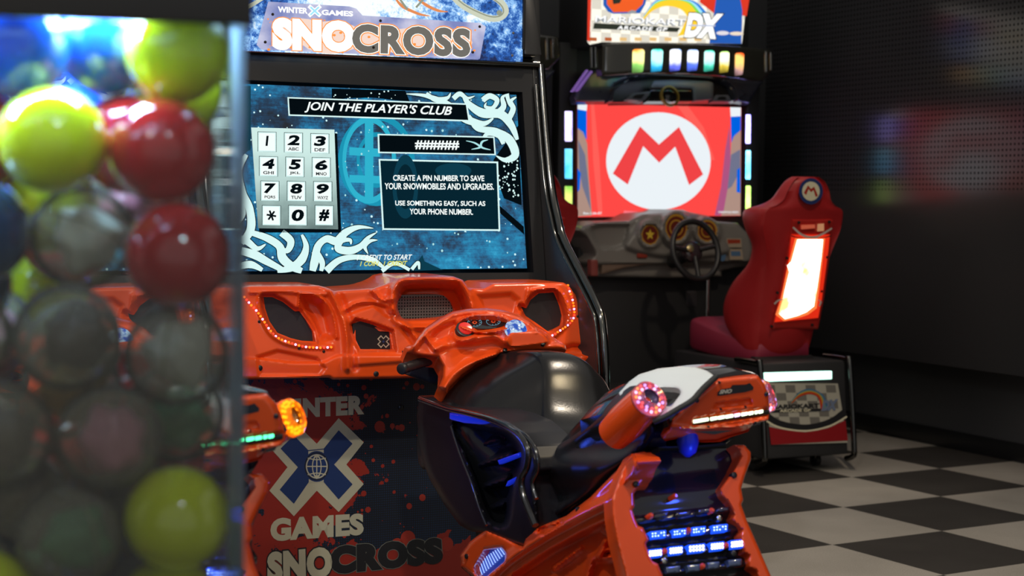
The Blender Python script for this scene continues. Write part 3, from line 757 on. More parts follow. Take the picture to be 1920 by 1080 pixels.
leds(LEDL, 6.6, pat, .30, parent=SROOT); leds(LEDR, 5.6, pat, .30, parent=SROOT)
for (x, y) in ((486, 603), (561, 653), (607, 659), (487, 690), (705, 701), (1083, 593), (1039, 637)):
    Pp = np.array([[x, y]]); h_ = dashH(Pp, sd(Pp, OUT), 0)[0]; p = S.hit(Pp, (0, -1, 0), .30 + h_)[0]; r = .0075 if (x, y) in ((487, 690), (705, 701)) else .004
    lathe('bolt', [(r, -.002), (r, .002), (r * .5, .004)], p, (0, -1, 0), BOLT, SROOT, 12)

# ================================================================ snowmobile ride
SNOW = thing('snowmobile_ride', 'orange and black snowmobile ride with red and violet tail light ring before the blue screen', 'snowmobile ride', tuple(S.o), S.rz, 'snowmobile rides in front of the snow racing cabinets')
# --- cowl with gauges
PN = norm((0, -.72, .69)); PC = float(PN @ np.array([0, -.66, .88]))
POD = [(759, 651), (762, 662), (790, 668), (821, 671), (830, 687), (829, 707), (822, 725), (837, 738), (843, 727), (865, 705), (896, 683), (930, 670), (938, 662), (951, 661), (1005, 657.5), (1062, 657), (1061, 647), (1054, 642), (1040, 634), (1031, 628), (1018, 617), (1006, 612), (995, 602), (974, 590), (945, 581), (912, 577), (875, 579), (847, 584), (824, 596), (798, 614), (783, 632), (775, 646), (766, 647)]
GC = (909, 607)
PRIM = crom([(776, 646), (783, 632), (798, 615), (824, 598), (847, 587), (875, 582), (912, 580), (945, 584), (974, 593), (995, 605), (1006, 614)], 4)
HUMP = crom([(944, 640), (950, 626), (962, 618), (1003, 617), (1019, 622), (1029, 633), (1032, 646), (1000, 652), (955, 655)], 3, True)
def podH(P, D, DH):
    x, y = P[:, 0], P[:, 1]; h = rnd(D, 8, .030)
    h += .026 * np.exp(-(ld(P, PRIM) / 6) ** 2)
    h -= .020 * ss(3, 16, sd(P, crom([(800, 640), (806, 618), (830, 602), (870, 590), (912, 588), (950, 593), (985, 606), (960, 622), (930, 628), (880, 640), (840, 655)], 4, True)))
    e = np.hypot((x - GC[0]) / 45, (y - GC[1]) / 15.5)
    h += .012 * np.exp(-((e - 1.08) / .10) ** 2) + .020 * ss(1.3, .9, e)
    h += .026 * ss(0, 7, sd(P, HUMP))
    # lip over the tank with a step
    h += .016 * ss(-3, 3, sd(P, [(934, 672), (936, 662), (950, 655), (1005, 648), (1045, 643), (1070, 645), (1070, 670)]))
    e2 = np.hypot((x - 870) / 19, (y - 626) / 13); h += .020 * ss(1.5, .9, e2)
    h += .020 * np.exp(-(ld(P, crom([(822, 652), (845, 640), (880, 637), (925, 630), (945, 640)], 4)) / 8) ** 2)
    h += .012 * np.exp(-(ld(P, [(774, 655), (796, 628), (815, 655)]) / 4) ** 2)
    h += .014 * np.exp(-(ld(P, crom([(835, 725), (850, 703), (880, 682), (930, 664)], 4)) / 5) ** 2)
    h += .030 * ss(660, 610, y) * ss(0, 10, D)
    return h
relief('cowl', ORANGE, POD, S, PN, PC, podH, SNOW, step=2.1, back=.07)
dk = em('gauge_dim', (.01, .05, .09), 1.); ge = em('gauge_ink', (.18, .40, .50), .8); go = pm('gauge_orange', (.8, .09, .02), .4)
# gauge: sits on the cowl 52 mm proud of its plane
def podZ(x, y): P = np.array([[x, y]]); return float(podH(P, np.abs(sd(P, POD)), 0)[0])
gz = podZ(*GC) + .004
A = Art(S, PN, PC + gz); A.circ(909, 604, 41, 12.5, pm('gauge_face', (.01, .012, .015), .1, coat=1), 1, 40)
for cx in (890, 925):
    A.circ(cx, 604.5 - (cx - 890) * .06, 13.5, 8, ge, 2, 28, .93); A.circ(cx, 604.5 - (cx - 890) * .06, 4.5, 3, go, 2, 16, .45)
    for k in range(9):
        a = -pi * .9 + k * .24 * pi * .75; ca, sa = cos(a), sin(a); c_ = 604.5 - (cx - 890) * .06
        A.stroke([(cx + ca * 9, c_ + sa * 5.2), (cx + ca * 12, c_ + sa * 7)], 1, ge, 2, 0)
A.build('gauge', SNOW)
pb = S.hit([(871, 620)], PN, PC + podZ(870, 626) + .006)[0]
bt = lathe('start_button', [(.024, -.014), (.024, .006), (.020, .008)], pb, PN, BLACK, SNOW, 24)
lathe('button_cap', [(.0185, .003), (.0185, .011), (.015, .015), (.004, .0165)], pb, PN, pm('red_button', (.55, .02, .015), .2, coat=.6, emit=(.9, .03, .02), es=.35), bt, 24)
pb = S.hit([(968, 617)], PN, PC + podZ(968, 622) - .006)[0]
def dome_mat():
    g = N('view_dome', rough=.12); return g.emit(g.ramp(g.noise(60, 3), [(.42, (.02, .10, .55)), (.55, (.55, .75, .95))]), .9)
lathe('view_button', [(.029, -.01), (.029, .001), (.024, .009), (.014, .014), (.004, .0155)], pb, PN, dome_mat(), SNOW, 28)
for (x, y) in ((947, 657), (1018, 645)):
    p = S.hit([(x, y)], PN, PC + podZ(x, y))[0]; lathe('bolt', [(.006, -.004), (.006, .003), (.003, .005)], p, PN, BOLT, SNOW, 12)
# --- handle grips
gl = S.hit([(746, 691)], NY, -.70)[0]
for sx in (0, 1):
    a = gl + np.array([0.0, -.02, 0]); b_ = gl + np.array([.115, .05, .016])
    if sx: a = np.array([.62 - .28 - (a[0] + .0), a[1] + .04, a[2]]); b_ = np.array([.34 - b_[0], b_[1] + .04, b_[2]]); continue
    d = norm(b_ - a); g = lathe('handle_grip', [(.008, -.002), (.013, 0), (.0145, .004), (.0145, .010), (.0125, .014)] + [(.0125 + (.0012 if k % 2 else 0), .018 + k * .008) for k in range(12)] + [(.0125, .125)], a, d, BLACK, SNOW, 20)
relief('hand_guard', MATTE, [(764, 660), (822, 668), (832, 690), (826, 724), (815, 722), (790, 712), (765, 703), (766, 680)], S, (0, -1, 0), .58, lambda P, D, DH: rnd(D, 8, .01), SNOW, step=6, back=.05)
# --- tank and saddle, lofted along the ride
def body_ring(y, cx, tl, tr, bw, zt_, zm, zb_):
    """one slice of the ride's body: tl and tr are the left and right edges of its top, bw its half width at zm"""
    L_, R_ = -bw - .0, bw
    P = [(tl + (tr - tl) * .25, zt_ - .001), (tl + (tr - tl) * .62, zt_ - .006), (tr - .018, zt_ - .018), (tr + .008, zt_ - .038), (tr + (R_ - tr) * .8, zt_ - (zt_ - zm) * .5), (R_, zm), (R_ * .98, (zm + zb_) / 2), (R_ * .8, zb_), (L_ * .8, zb_), (L_ * .98, (zm + zb_) / 2), (L_, zm),
         (tl + (L_ - tl) * .55, zt_ - (zt_ - zm) * .46), (tl - .016, zt_ - .020), (tl + .004, zt_ - .004)]
    return [(cx + x, y, z) for x, z in crom(P, 5, True)]
loft('seat', [body_ring(*q) for q in ((-.58, .09, -.06, .10, .15, .76, .68, .50), (-.68, .09, -.03, .125, .19, .815, .70, .48), (-.78, .095, .0, .145, .205, .832, .69, .46), (-.85, .10, .005, .15, .205, .828, .67, .45), (-.895, .10, .0, .150, .200, .796, .65, .44), (-.935, .098, -.015, .145, .19, .744, .63, .43),
     (-.985, .095, -.035, .132, .175, .696, .605, .42), (-1.05, .09, -.056, .115, .158, .666, .585, .42), (-1.14, .08, -.075, .10, .142, .660, .58, .43), (-1.23, .07, -.082, .09, .130, .680, .60, .47), (-1.32, .065, -.080, .082, .122, .735, .65, .51), (-1.40, .06, -.076, .077, .116, .786, .70, .56), (-1.48, .06, -.072, .072, .112, .822, .745, .61), (-1.56, .06, -.07, .07, .108, .845, .775, .66), (-1.66, .062, -.068, .068, .10, .855, .79, .72))], VINYL, SNOW, 5, angle=80)
# --- left flank
XN = (-1, 0, 0)
def plain(r=.02, wd=12): return lambda P, D, DH: rnd(DH, wd, r)
relief('flank', SOFT, [(1003, 905), (1014, 870), (1040, 838), (1066, 822), (1106, 790), (1147, 750), (1166, 733), (1196, 722), (1215, 760), (1232, 800), (1212, 838), (1160, 886), (1106, 930), (1061, 962), (1022, 988), (1008, 965)], S, XN, .066,
       lambda P, D, DH: rnd(DH, 16, .035) + .012 * np.sin(P[:, 1] / 17.) * ss(0, 25, D), SNOW, step=5, back=.10, smooth_out=2)
SIDE = [(786, 742), (840, 760), (900, 770), (960, 792), (1000, 835), (1012, 880), (1004, 905), (1012, 985), (1000, 1012), (985, 1030), (905, 1000), (862, 985), (806, 900), (786, 830)]
REC = crom([(850, 792), (900, 800), (950, 812), (974, 840), (978, 872), (966, 900), (960, 930), (950, 985), (915, 975), (890, 900), (872, 850)], 3, True)
def sideH(P, D, DH):
    h = rnd(DH, 12, .02); d = sd(P, REC); h -= .07 * ss(-4, 12, d)
    x, y = P[:, 0], P[:, 1]
    for (cy, a_) in ((826, .03), (862, .045), (905, .045), (950, .03)):
        yy = y + (x - 930) * .35; h += a_ * np.exp(-((yy - cy) / 12) ** 2) * ss(4, 16, d)
    return h
relief('side_panel', SOFT, SIDE, S, XN, .125, sideH, SNOW, step=4.5, back=.12, smooth_out=2)
SC1 = S.hit(crom([(788, 748), (840, 766), (880, 775), (930, 790), (972, 815), (990, 845), (988, 875), (978, 898), (982, 930), (1004, 985)], 6), XN, .150)
tube('side_trim', SC1, .0075, GLOSS, SNOW, sm=0)
SC2 = S.hit(crom([(852, 770), (900, 778), (950, 795), (990, 822), (1006, 850), (1008, 880), (998, 905), (1006, 935)], 6), XN, .140)
tube('side_trim', SC2, .005, GLOSS, SNOW, sm=0)
tube('side_trim', S.hit(crom([(846, 800), (862, 850), (884, 905), (898, 950), (912, 985)], 5), XN, .135), .0035, GLOSS, SNOW, sm=0)
EB = em('blue_glow', (.02, .07, 1.), .75)
relief('blue_light_strip', pm('blue_lens', (.01, .03, .5), .2, emit=(.01, .04, .8), es=.30), [(843, 774), (880, 778), (926, 790), (905, 796), (870, 793), (843, 786)], S, XN, .150, plain(.003, 4), SNOW, step=4, back=.01)  # blue light falling on the trim, put in as its own glow
for q in ([(933, 863), (975, 848), (974, 856), (936, 871)], [(952, 902), (972, 892), (969, 901), (948, 912)]):
    relief('blue_light_strip', pm('blue_lens_vent', (.01, .03, .5), .2, emit=(.01, .04, .9), es=.35), q, S, XN, .115, plain(.002, 3), SNOW, step=3, back=.01)  # blue-lit vent slats: the light is put into their emission
lamp('footwell_lamp', 'POINT', (-.32, -.95, .62), .55, (.05, .12, 1), .02, parent=SNOW)
lamp('tail_lamp', 'POINT', (.02, -1.80, .67), .35, (.04, .10, 1), .015, parent=SNOW)
# knee pad bulge seen behind the side panel
relief('knee_bulge', SOFT, crom([(786, 790), (800, 780), (820, 800), (826, 835), (812, 870), (792, 880), (782, 850)], 3, True), S, XN, .10, plain(.02, 14), SNOW, step=5, back=.04)
# --- tail
TN = norm((-.546, 0, .838)); TC = .7120
WP = [(1160, 737), (1180, 715), (1198, 702), (1234, 691), (1273, 687), (1303, 688.5), (1326, 695), (1341, 706), (1317, 728), (1297, 750), (1270, 766), (1246, 780), (1225, 786), (1190, 770), (1165, 752)]
loft('tail_body', [[(x, y, z) for x, z in q] for y, q in (
    (-1.40, [(-.05, .66), (-.06, .74), (.0, .795), (.06, .81), (.12, .795), (.17, .74), (.16, .66), (.06, .62)]),
    (-1.50, [(-.052, .70), (-.062, .765), (.0, .83), (.06, .850), (.125, .83), (.18, .765), (.165, .70), (.06, .67)]),
    (-1.60, [(-.050, .735), (-.060, .785), (.02, .855), (.08, .872), (.14, .855), (.19, .785), (.165, .735), (.06, .71)]),
    (-1.70, [(-.040, .755), (-.055, .795), (.045, .868), (.10, .882), (.155, .868), (.195, .80), (.165, .755), (.06, .74)]),
    (-1.745, [(-.030, .765), (-.050, .795), (.055, .866), (.105, .874), (.153, .866), (.188, .80), (.165, .765), (.06, .75)]))], GLOSS, SNOW, 4, angle=50)
def whH(P, D, DH): return rnd(DH, 5, .006) + .004 * ss(0, 30, D)
TEAR = crom([(1236, 730), (1252, 727), (1270, 729), (1276, 737), (1266, 752), (1256, 762), (1244, 757)], 3, True)
relief('tail_panel', WHITE, WP, S, TN, TC, whH, SNOW, [TEAR], step=4, back=.010, hback=.02, smooth_out=0)
relief('tail_recess', pm('blue_recess', (.01, .02, .22), .3), grow(TEAR, 3), S, TN, TC - .016, lambda P, D, DH: np.zeros(len(P)), SNOW, step=6, back=.005)
TRIM = [(1343, 706), (1318, 729), (1298, 751), (1270, 768), (1246, 782), (1226, 790)]
tube('tail_trim', S.hit(crom(TRIM, 5), TN, TC + .002), .006, MATTE, SNOW, sm=0)
# rear face
RF = [(1346, 711), (1385, 706.5), (1421, 704), (1433, 719), (1441, 741), (1443, 774), (1441, 787), (1414, 795), (1400, 808), (1380, 813), (1364, 817), (1344, 825), (1313, 826.5), (1267, 821), (1243, 825), (1239, 817), (1254, 802), (1259, 786), (1297, 750)]
BAR = [(1298, 790), (1303, 786), (1340, 781.5), (1400, 774), (1443, 768), (1443, 777), (1400, 784), (1340, 791), (1306, 796.5), (1299, 796)]
RN = norm((-.10, -1, -.08)); RC = float(RN @ np.array([.06, -1.762, .81]))
def rfH(P, D, DH):
    x, y = P[:, 0], P[:, 1]; h = rnd(D, 6, .016) - .030 * ss(792, 826, y + (x - 1340) * .1)
    h += .000 * ss(-1, 3, sd(P, [(1341, 744), (1345, 730), (1365, 724), (1415, 714), (1420, 730), (1400, 738), (1350, 746)]))
    h -= .008 * ss(-1, 3, sd(P, [(1335, 768), (1341, 755), (1407, 747), (1412, 760)])) 
    h += .012 * np.exp(-(ld(P, [(1259, 800), (1300, 805), (1380, 800), (1441, 787)]) / 3) ** 2)
    h -= .012 * ss(-1, 2, sd(P, [(1296, 799), (1300, 783), (1345, 776), (1446, 763), (1446, 779), (1345, 795)]))
    return h
relief('tail_cover', ORANGE, RF, S, RN, RC, rfH, SNOW, step=3, back=.03)
A = Art(S, RN, RC + .001)
A.poly([(1345, 742), (1346, 735), (1352, 730), (1370, 727), (1373, 722), (1398, 721), (1406, 718), (1413, 726), (1412, 731), (1398, 735), (1350, 742)], ink, 1)
A.text('SNO', [(1350, 731), (1373, 729), (1372, 737), (1348.5, 739)], cream, 2, .06, .2); A.build('tail_badge', SNOW)
LBM = {}
def bar_lamp(nm, cols):
    bar = relief('tail_light_bar', pm('smoked_lens', (.02, .025, .02), .15), BAR, S, RN, RC - .006, plain(.002, 3), SNOW, step=4, back=.01)
    for k, (a_, b_) in enumerate(((1300, 1329), (1332, 1345), (1346, 1359), (1360, 1375), (1377, 1388), (1390, 1402), (1403, 1413), (1415, 1421), (1422, 1431))):
        f = lambda x: 790 - (x - 1300) * .146
        q = [(a_, f(a_) - 2.5), (b_, f(b_) - 3), (b_, f(b_) + 3.2), (a_, f(a_) + 4)]
        relief('tail_light', LITW if k != 4 else LITV, q, S, RN, RC - .003, plain(.0015, 2), bar, step=3, back=.002)
    return bar
LITW = em('tail_light_white', (.85, 1., .68), 2.6); LITV = em('tail_light_violet', (.9, .6, 1.), 2.6)
bar_lamp('', None)
for (x, y, r) in ((1307, 751, .0045), (1349, 717, .0025), (1437, 739, .0045), (1352, 767, .002), (1398, 763, .002), (1415, 793, .004), (1328, 801, .003)):
    p = S.hit([(x, y)], RN, RC + .001)[0]; lathe('bolt', [(r, -.004), (r, .001), (r * .6, .003)], p, RN, BOLT, SNOW, 12)
# ring lights on stubs
LENS = None
def glassy(name, col, mixf=.7, haze=None, ior=1.45):
    if name in MATS: return MATS[name]
    m = bpy.data.materials.new(name); t = nt(m); t.nodes.clear(); MATS[name] = m
    tr = t.nodes.new('ShaderNodeBsdfTransparent'); tr.inputs[0].default_value = (*col, 1)
    gl_ = t.nodes.new('ShaderNodeBsdfGlossy'); gl_.inputs['Roughness'].default_value = .06
    df = t.nodes.new('ShaderNodeBsdfDiffuse' if haze else 'ShaderNodeBsdfTranslucent'); df.inputs[0].default_value = (*(haze or col), 1)
    fr = t.nodes.new('ShaderNodeFresnel'); fr.inputs[0].default_value = ior
    m1 = t.nodes.new('ShaderNodeMixShader'); m1.inputs[0].default_value = 1 - mixf; t.links.new(tr.outputs[0], m1.inputs[1]); t.links.new(df.outputs[0], m1.inputs[2])
    m2 = t.nodes.new('ShaderNodeMixShader'); t.links.new(fr.outputs[0], m2.inputs[0]); t.links.new(m1.outputs[0], m2.inputs[1]); t.links.new(gl_.outputs[0], m2.inputs[2])
    o = t.nodes.new('ShaderNodeOutputMaterial'); t.links.new(m2.outputs[0], o.inputs[0]); return m
RLENS = glassy('ring_lens', (.75, .55, .85), .75)
LR = [em('ring_red', (1., .10, .06), 2.6), em('ring_amber', (1., .42, .05), 2.6), em('ring_violet', (.62, .5, 1.), 2.6), em('ring_white', (1., .85, 1.), 2.6)]
rl = [ball_mesh('ring_led', .0032, m_, 8) for m_ in LR]
def ring_light(cpx, y0, ax, sx, R=.0345):
    c = S.hit([cpx], NY, y0)[0]; ax = norm(ax)   # ax points back into the body
    st = lathe('light_stub', [(R * .98, .006), (R * 1.05, .03), (R * 1.10, .09), (R * 1.0, .135)], c, ax, ORANGE, SNOW, 32)
    rg = lathe('ring_light', [(R * .42, .004), (R * .50, -.012), (R * .75, -.016), (R, -.008), (R * 1.03, .006), (R, .010), (R * .45, .010)], c, ax, RLENS, SNOW, 32, closed=True)
    lathe('light_core', [(R * .52, .012), (R * .52, -.008), (R * .34, .004), (R * .1, .008)], c, ax, pm('violet_core', (.10, .07, .16), .15, coat=1), rg, 20)
    lathe('light_backing', [(R * .98, .014), (R * .98, .0105), (R * .4, .0105)], c, ax, pm('lens_backing', (.35, .22, .40), .3), rg, 32)
    u = norm(np.cross(ax, (0, 0, 1.))); v = np.cross(ax, u)
    for j, (rr, n_) in enumerate(((R * .86, 17), (R * .64, 12))):
        for k in range(n_):
            a = 2 * pi * (k + .3 * j) / n_; put('ring_led', rl[(k * 7 // 3 + j) % 4], c + ax * (-.001) + rr * (u * cos(a) + v * sin(a)), rg)
    return rg
ring_light((1217, 748), -1.765, (-.015, .10, -.075), -1)
ring_light((1434, 743), -1.690, (-.09, .08, -.05), 1)
# under-tail block and shock in blue light
box('tail_block', np.array([-.02, -1.66, .56]), np.array([.15, -1.48, .76]), MATTE, SNOW, .02)
lathe('tail_knob', [(.004, 0), (.017, .01), (.022, .03), (.018, .055), (.012, .08)], S.hit([(1289, 857)], NY, -1.72)[0], (0, 0, 1), BLUEP, SNOW, 20)
# --- track cover with running lights (rear plane leans towards the viewer at its foot)
KN = norm((0, -.912, .41)); KC = float(KN @ np.array([0, -1.71, .72]))
COVER = [(1215, 860), (1240, 845), (1385, 840), (1392, 880), (1385, 930), (1400, 980), (1432, 1060), (1460, 1130), (1500, 1240), (1275, 1250), (1216, 1085), (1196, 1000), (1180, 960)]
def covH(P, D, DH):
    x, y = P[:, 0], P[:, 1]; yy = y + (x - 1290) * .12; h = np.zeros(len(P)) - .02
    h += .009 * np.cos((yy - 1000) / 35. * 2 * pi) * ss(940, 970, yy)
    h -= .02 * ss(935, 880, yy)
    return h
relief('track_cover', GLOSS, COVER, S, KN, KC, covH, SNOW, step=5, back=.10)
EBL = [em('running_light', (.05, .20, 1.), 2.0), em('running_light_bright', (.42, .46, 1.), 2.6)]
DIM = pm('running_light_off', (.05, .08, .16), .15, coat=1.)
def lampbox(x, y, wd, ht, mt, sl=-.06, bulbs=True):
    q = [(x - wd / 2, y - ht / 2 - sl * wd / 2), (x + wd / 2, y - ht / 2 + sl * wd / 2), (x + wd / 2 - 1, y + ht / 2 + sl * wd / 2), (x - wd / 2 + 2, y + ht / 2 - sl * wd / 2)]
    o = relief('running_light', mt, q, S, KN, KC + .000, plain(.004, 3), SNOW, step=3.5, back=.02)
    return o
LBLUE = pm('running_lens', (.02, .08, .8), .15, emit=(.01, .10, 1.), es=.9)
wb = em('light_point', (.45, .65, 1.), 3.2); wbb = em('light_point_bright', (.80, .80, 1.), 3.4)
for (x, y, w_) in ((1234.5, 1002, 30), (1274.5, 998.5, 26), (1310.5, 994.5, 26), (1350, 990.5, 30)):
    o = lampbox(x, y, w_, 14, LBLUE, -.1); A = Art(S, KN, KC + .0045)
    for i in range(5):
        for j in range(2):
            if (i * 3 + j * 5 + int(x)) % 4: A.circ(x - w_ * .36 + i * w_ * .18, y - 2.5 + j * 5 - (i - 2) * .5, 1.5, 1.4, wb, 1, 8)
    A.build('light_points', o)
for (x, y, w_) in ((1229, 1037, 27), (1267.5, 1032, 27), (1306.5, 1028, 33), (1345, 1024, 27), (1382, 1020, 25)):
    o = lampbox(x, y, w_, 16, LBLUE, -.1); A = Art(S, KN, KC + .0045)
    for i in range(5):
        for j in range(2): A.circ(x - w_ * .36 + i * w_ * .18, y - 3 + j * 6 - (i - 2) * .5, 2.3, 2.7, wbb, 1, 9)
    A.build('light_points', o)
for (x, y, w_) in ((1262, 1068, 28), (1301, 1065, 26), (1338, 1060, 24), (1378, 1055, 27)): lampbox(x, y, w_, 13, DIM, -.1)
for (x, y, w_) in ((1240, 966, 26), (1282, 963, 28), (1320, 958, 24), (1357, 955, 22)): lampbox(x, y, w_, 8, pm('running_light_dark', (.02, .02, .03), .12, coat=1.), -.1)
rj = pm('red_jewel', (.5, .04, .015), .2, coat=1., emit=(.8, .08, .02), es=.12)
for (x, y) in ((1266, 930), (1221, 966.5), (1335, 957), (1292, 994), (1247, 1033), (1362, 1022), (1318, 1061)):
    p = S.hit([(x, y)], KN, KC)[0]; lathe('reflector', [(.0055, -.02), (.0055, .001), (.003, .004)], p, KN, rj, SNOW, 12)
for (x, y) in ((1349, 972), (1376, 1038), (1246, 1052)):
    p = S.hit([(x, y)], KN, KC)[0]; lathe('bolt', [(.006, -.02), (.006, .001), (.003, .003)], p, KN, SILVER if x < 1350 else BOLT, SNOW, 12)
# --- orange rails
RR = [(1376, 834), (1396, 834), (1408, 848), (1408, 862), (1397, 892), (1390, 916), (1394, 938), (1390, 946), (1402, 980), (1424, 1030), (1447, 1083), (1475, 1150), (1510, 1240), (1462, 1240), (1440, 1160), (1418, 1070), (1404, 1064), (1401, 1052), (1405, 1042), (1396, 1036), (1387, 1003), (1391, 994), (1372, 974), (1376, 964), (1364, 940), (1353, 930), (1349, 917), (1376, 881), (1388, 856), (1385, 844)]
def railH(P, D, DH):
    h = rnd(D, 5, .012); return h
relief('rail', ORANGE, RR, S, KN, KC + .008, railH, SNOW, step=3.5, back=.045)
LRR = [(1184, 851), (1208, 846), (1219, 852), (1224, 864), (1222, 880), (1204, 905), (1189, 926), (1190, 951), (1186, 956), (1192, 975), (1197, 986), (1206, 989), (1217, 1012), (1211, 1020), (1219, 1043), (1223, 1052), (1234, 1057), (1244, 1082), (1256, 1120), (1290, 1230), (1212, 1230), (1185, 1125), (1170, 1070), (1155, 1012), (1148, 970), (1146, 935), (1165, 885)]
relief('rail', ORANGE, LRR, S, KN, KC + .008, railH, SNOW, step=3.5, back=.045)
# left skirt: from the tail down to the footrest
SK = [(1190, 850), (1150, 888), (1106, 933), (1090, 945), (1062, 967), (1020, 984), (1006, 990), (984, 1008), (981, 1026), (950, 1008), (911, 992), (880, 1016), (862, 1042), (864, 1064), (886, 1082), (930, 1130), (990, 1240), (1240, 1240), (1215, 1160), (1192, 1082), (1176, 1020), (1160, 972), (1172, 910), (1200, 880)]
def skH(P, D, DH):
    x, y = P[:, 0], P[:, 1]; h = rnd(DH, 7, .018)
    # ridge from the tail to the footrest
    rg = crom([(1196, 862), (1160, 925), (1090, 965), (1010, 1010), (940, 1060), (900, 1110)], 5)
    h += .020 * np.exp(-(ld(P, rg) / 9) ** 2)
    inn = [(1150, 968), (1090, 995), (1030, 1028), (960, 1075), (940, 1120), (985, 1230), (1230, 1230), (1190, 1100), (1168, 1030)]
    d = sd(P, inn); h -= .040 * ss(-2, 14, d)
    h += .028 * np.exp(-(ld(P, crom([(1135, 990), (1152, 1010), (1150, 1040), (1125, 1045), (1135, 1015)], 4)) / 5) ** 2) * ss(0, 10, d)
    h += .022 * np.exp(-(ld(P, [(1095, 1100), (1110, 1050), (1140, 1030)]) / 6) ** 2) * ss(0, 10, d)
    h += .022 * np.exp(-(ld(P, [(1040, 1065), (1088, 1028)]) / 4) ** 2) * ss(0, 8, d)
    h += .02 * np.exp(-(ld(P, [(1170, 1050), (1160, 1075), (1175, 1090)]) / 4) ** 2) * ss(0, 8, d)
    h -= .016 * ss(-1, 4, sd(P, [(1003, 1000), (1010, 988), (1040, 982), (1052, 974), (1058, 980), (1020, 1004)]))
    return h
relief('side_skirt', ORANGE, SK, S, XN, .128, skH, SNOW, [[(911, 1032), (940, 1028), (947, 1037), (946, 1052), (915, 1078), (903, 1088), (893, 1074), (892, 1062)]], step=4, back=.05, hback=.04)
fl_ = relief('foot_light', pm('foot_lens', (.02, .05, .30), .2, emit=(.02, .10, .8), es=.25), [(905, 1030), (942, 1024), (950, 1037), (949, 1056), (915, 1082), (902, 1092), (888, 1074), (888, 1060)], S, XN, .098, plain(.001, 3), SNOW, step=6, back=.004)
A = Art(S, XN, .0995)
for k in range(11):
    x = 898 + k * 4.2; y = 1070 - k * 3.2
    A.stroke([(x - 2 - k * .2, y - 16 + k * .4), (x + 6, y + 8 - k * .6)], 2.0, em('foot_light_line', (.30, .45, 1.), 1.4), 1, 0)
A.build('light_points', fl_)
for (x, y) in ((876, 1043), (1085, 956)):
    p = S.hit([(x, y)], XN, .128)[0]; lathe('bolt', [(.006, -.01), (.006, .004), (.003, .006)], p, XN, BOLT, SNOW, 12)
for (x, y) in ((1192, 908), (1376, 891)):
    p = S.hit([(x, y)], KN, KC + .010)[0]; lathe('bolt', [(.006, -.01), (.006, .003), (.003, .005)], p, KN, BOLT, SNOW, 12)
# pedestal that carries the ride
box('ride_base', np.array([-.04, -1.80, .0]), np.array([.16, -.75, .22]), MATTE, SNOW, .02)
box('ride_column', np.array([-.02, -1.5, .20]), np.array([.13, -.75, .60]), MATTE, SNOW, .02)

# second machine and ride one pitch to the left
PITCH = -1.12
S2 = Frame(*(S.world((PITCH, 0, 0))[:2]), -5.8)
c2 = copy_tree(SROOT); c2.location = tuple(S2.o); c2['label'] = 'orange and black snow racing cabinet half hidden behind the case of balls'
n2 = copy_tree(SNOW); n2.location = tuple(S.world((-1.0, 0, 0))); n2['label'] = 'snowmobile ride with amber tail light ring and green light bar beside the ball case'
GRN = em('tail_light_green', (.10, 1., .42), 2.8); AMB = [em('amber_a', (1., .40, .03), 5.), em('amber_b', (1., .62, .15), 6.)]
AL = glassy('amber_lens', (.95, .55, .12), .6); amb_core = pm('amber_core', (.5, .22, .03), .15, coat=1)
def swap(o):
    nm = o.name.split('.')[0]
    new = {'tail_light': GRN, 'ring_light': AL, 'light_core': amb_core, 'light_backing': amb_core}.get(nm)
    if nm == 'ring_led': new = AMB[hash(o.name) % 2 if False else (len(o.name) % 2)]
    if new and o.type == 'MESH': o.data = o.data.copy(); o.data.materials[0] = new
    for c in o.children: swap(c)
swap(n2)

# ================================================================ kart racing machine
KART = thing('racing_cabinet', 'kart racing cabinet with bright red screen bearing a white disc and letter M', 'arcade machine', tuple(M.o), M.rz, 'kart racing cabinets')
box('cabinet_body', np.array([-.50, .02, .10]), np.array([.56, .75, 1.98]), MATTE, KART, .01)
box('cabinet_base', np.array([-.60, -.44, .0]), np.array([.60, .02, .30]), MATTE, KART, .02)
box('front_panel', np.array([-.52, -.10, .28]), np.array([.52, .02, .98]), MATTE, KART, .01)
box('side_panel', np.array([-.605, -.03, .10]), np.array([-.505, .70, 2.0]), MATTE, KART, .01)
box('side_panel', np.array([.522, -.03, .10]), np.array([.60, .70, 2.0]), MATTE, KART, .01)
# screen picture
k_red = em('picture_red', sr(255, 74, 70), 1.); k_red2 = em('picture_red_light', sr(255, 96, 88), 1.); k_dred = em('picture_red_deep', sr(255, 62, 62), 1.)
k_w = em('picture_white', (.84, .90, .94), 1.); k_b = em('picture_blue', (.0, .12, .75), 1.); k_t = em('picture_tan', (.42, .27, .22), 1.); k_g = em('picture_grey', (.16, .17, .26), 1.)
k_m = em('picture_letter', sr(240, 68, 70), 1.); k_p = em('picture_purple', (.42, .09, .22), 1.); k_pk = em('picture_pink', sr(255, 120, 130), 1.)
A = Art(M, (0, -1, 0), .006)
A.poly([(1083, 194), (1389.5, 201.5), (1388.5, 404.5), (1083, 407)], k_red, 0)
A.poly([(1083, 194), (1101, 195), (1100, 208), (1083, 205)], k_w, 1); A.poly([(1083, 205), (1100, 208), (1100, 262), (1083, 240)], k_b, 1)
A.poly([(1083, 240), (1094, 248), (1101, 270), (1104, 330), (1110, 404), (1083, 406)], k_t, 1); A.poly([(1084, 262), (1097, 290), (1103, 340), (1108, 395), (1092, 350), (1086, 315)], k_g, 2)
A.poly([(1083, 315), (1089, 325), (1087, 355), (1083, 360)], k_b, 2.5)
A.poly([(1369, 201), (1389, 201.5), (1389, 218), (1370, 219)], k_w, 1); A.poly([(1370, 219), (1389, 218), (1389, 244), (1376, 256), (1371, 268)], k_b, 1)
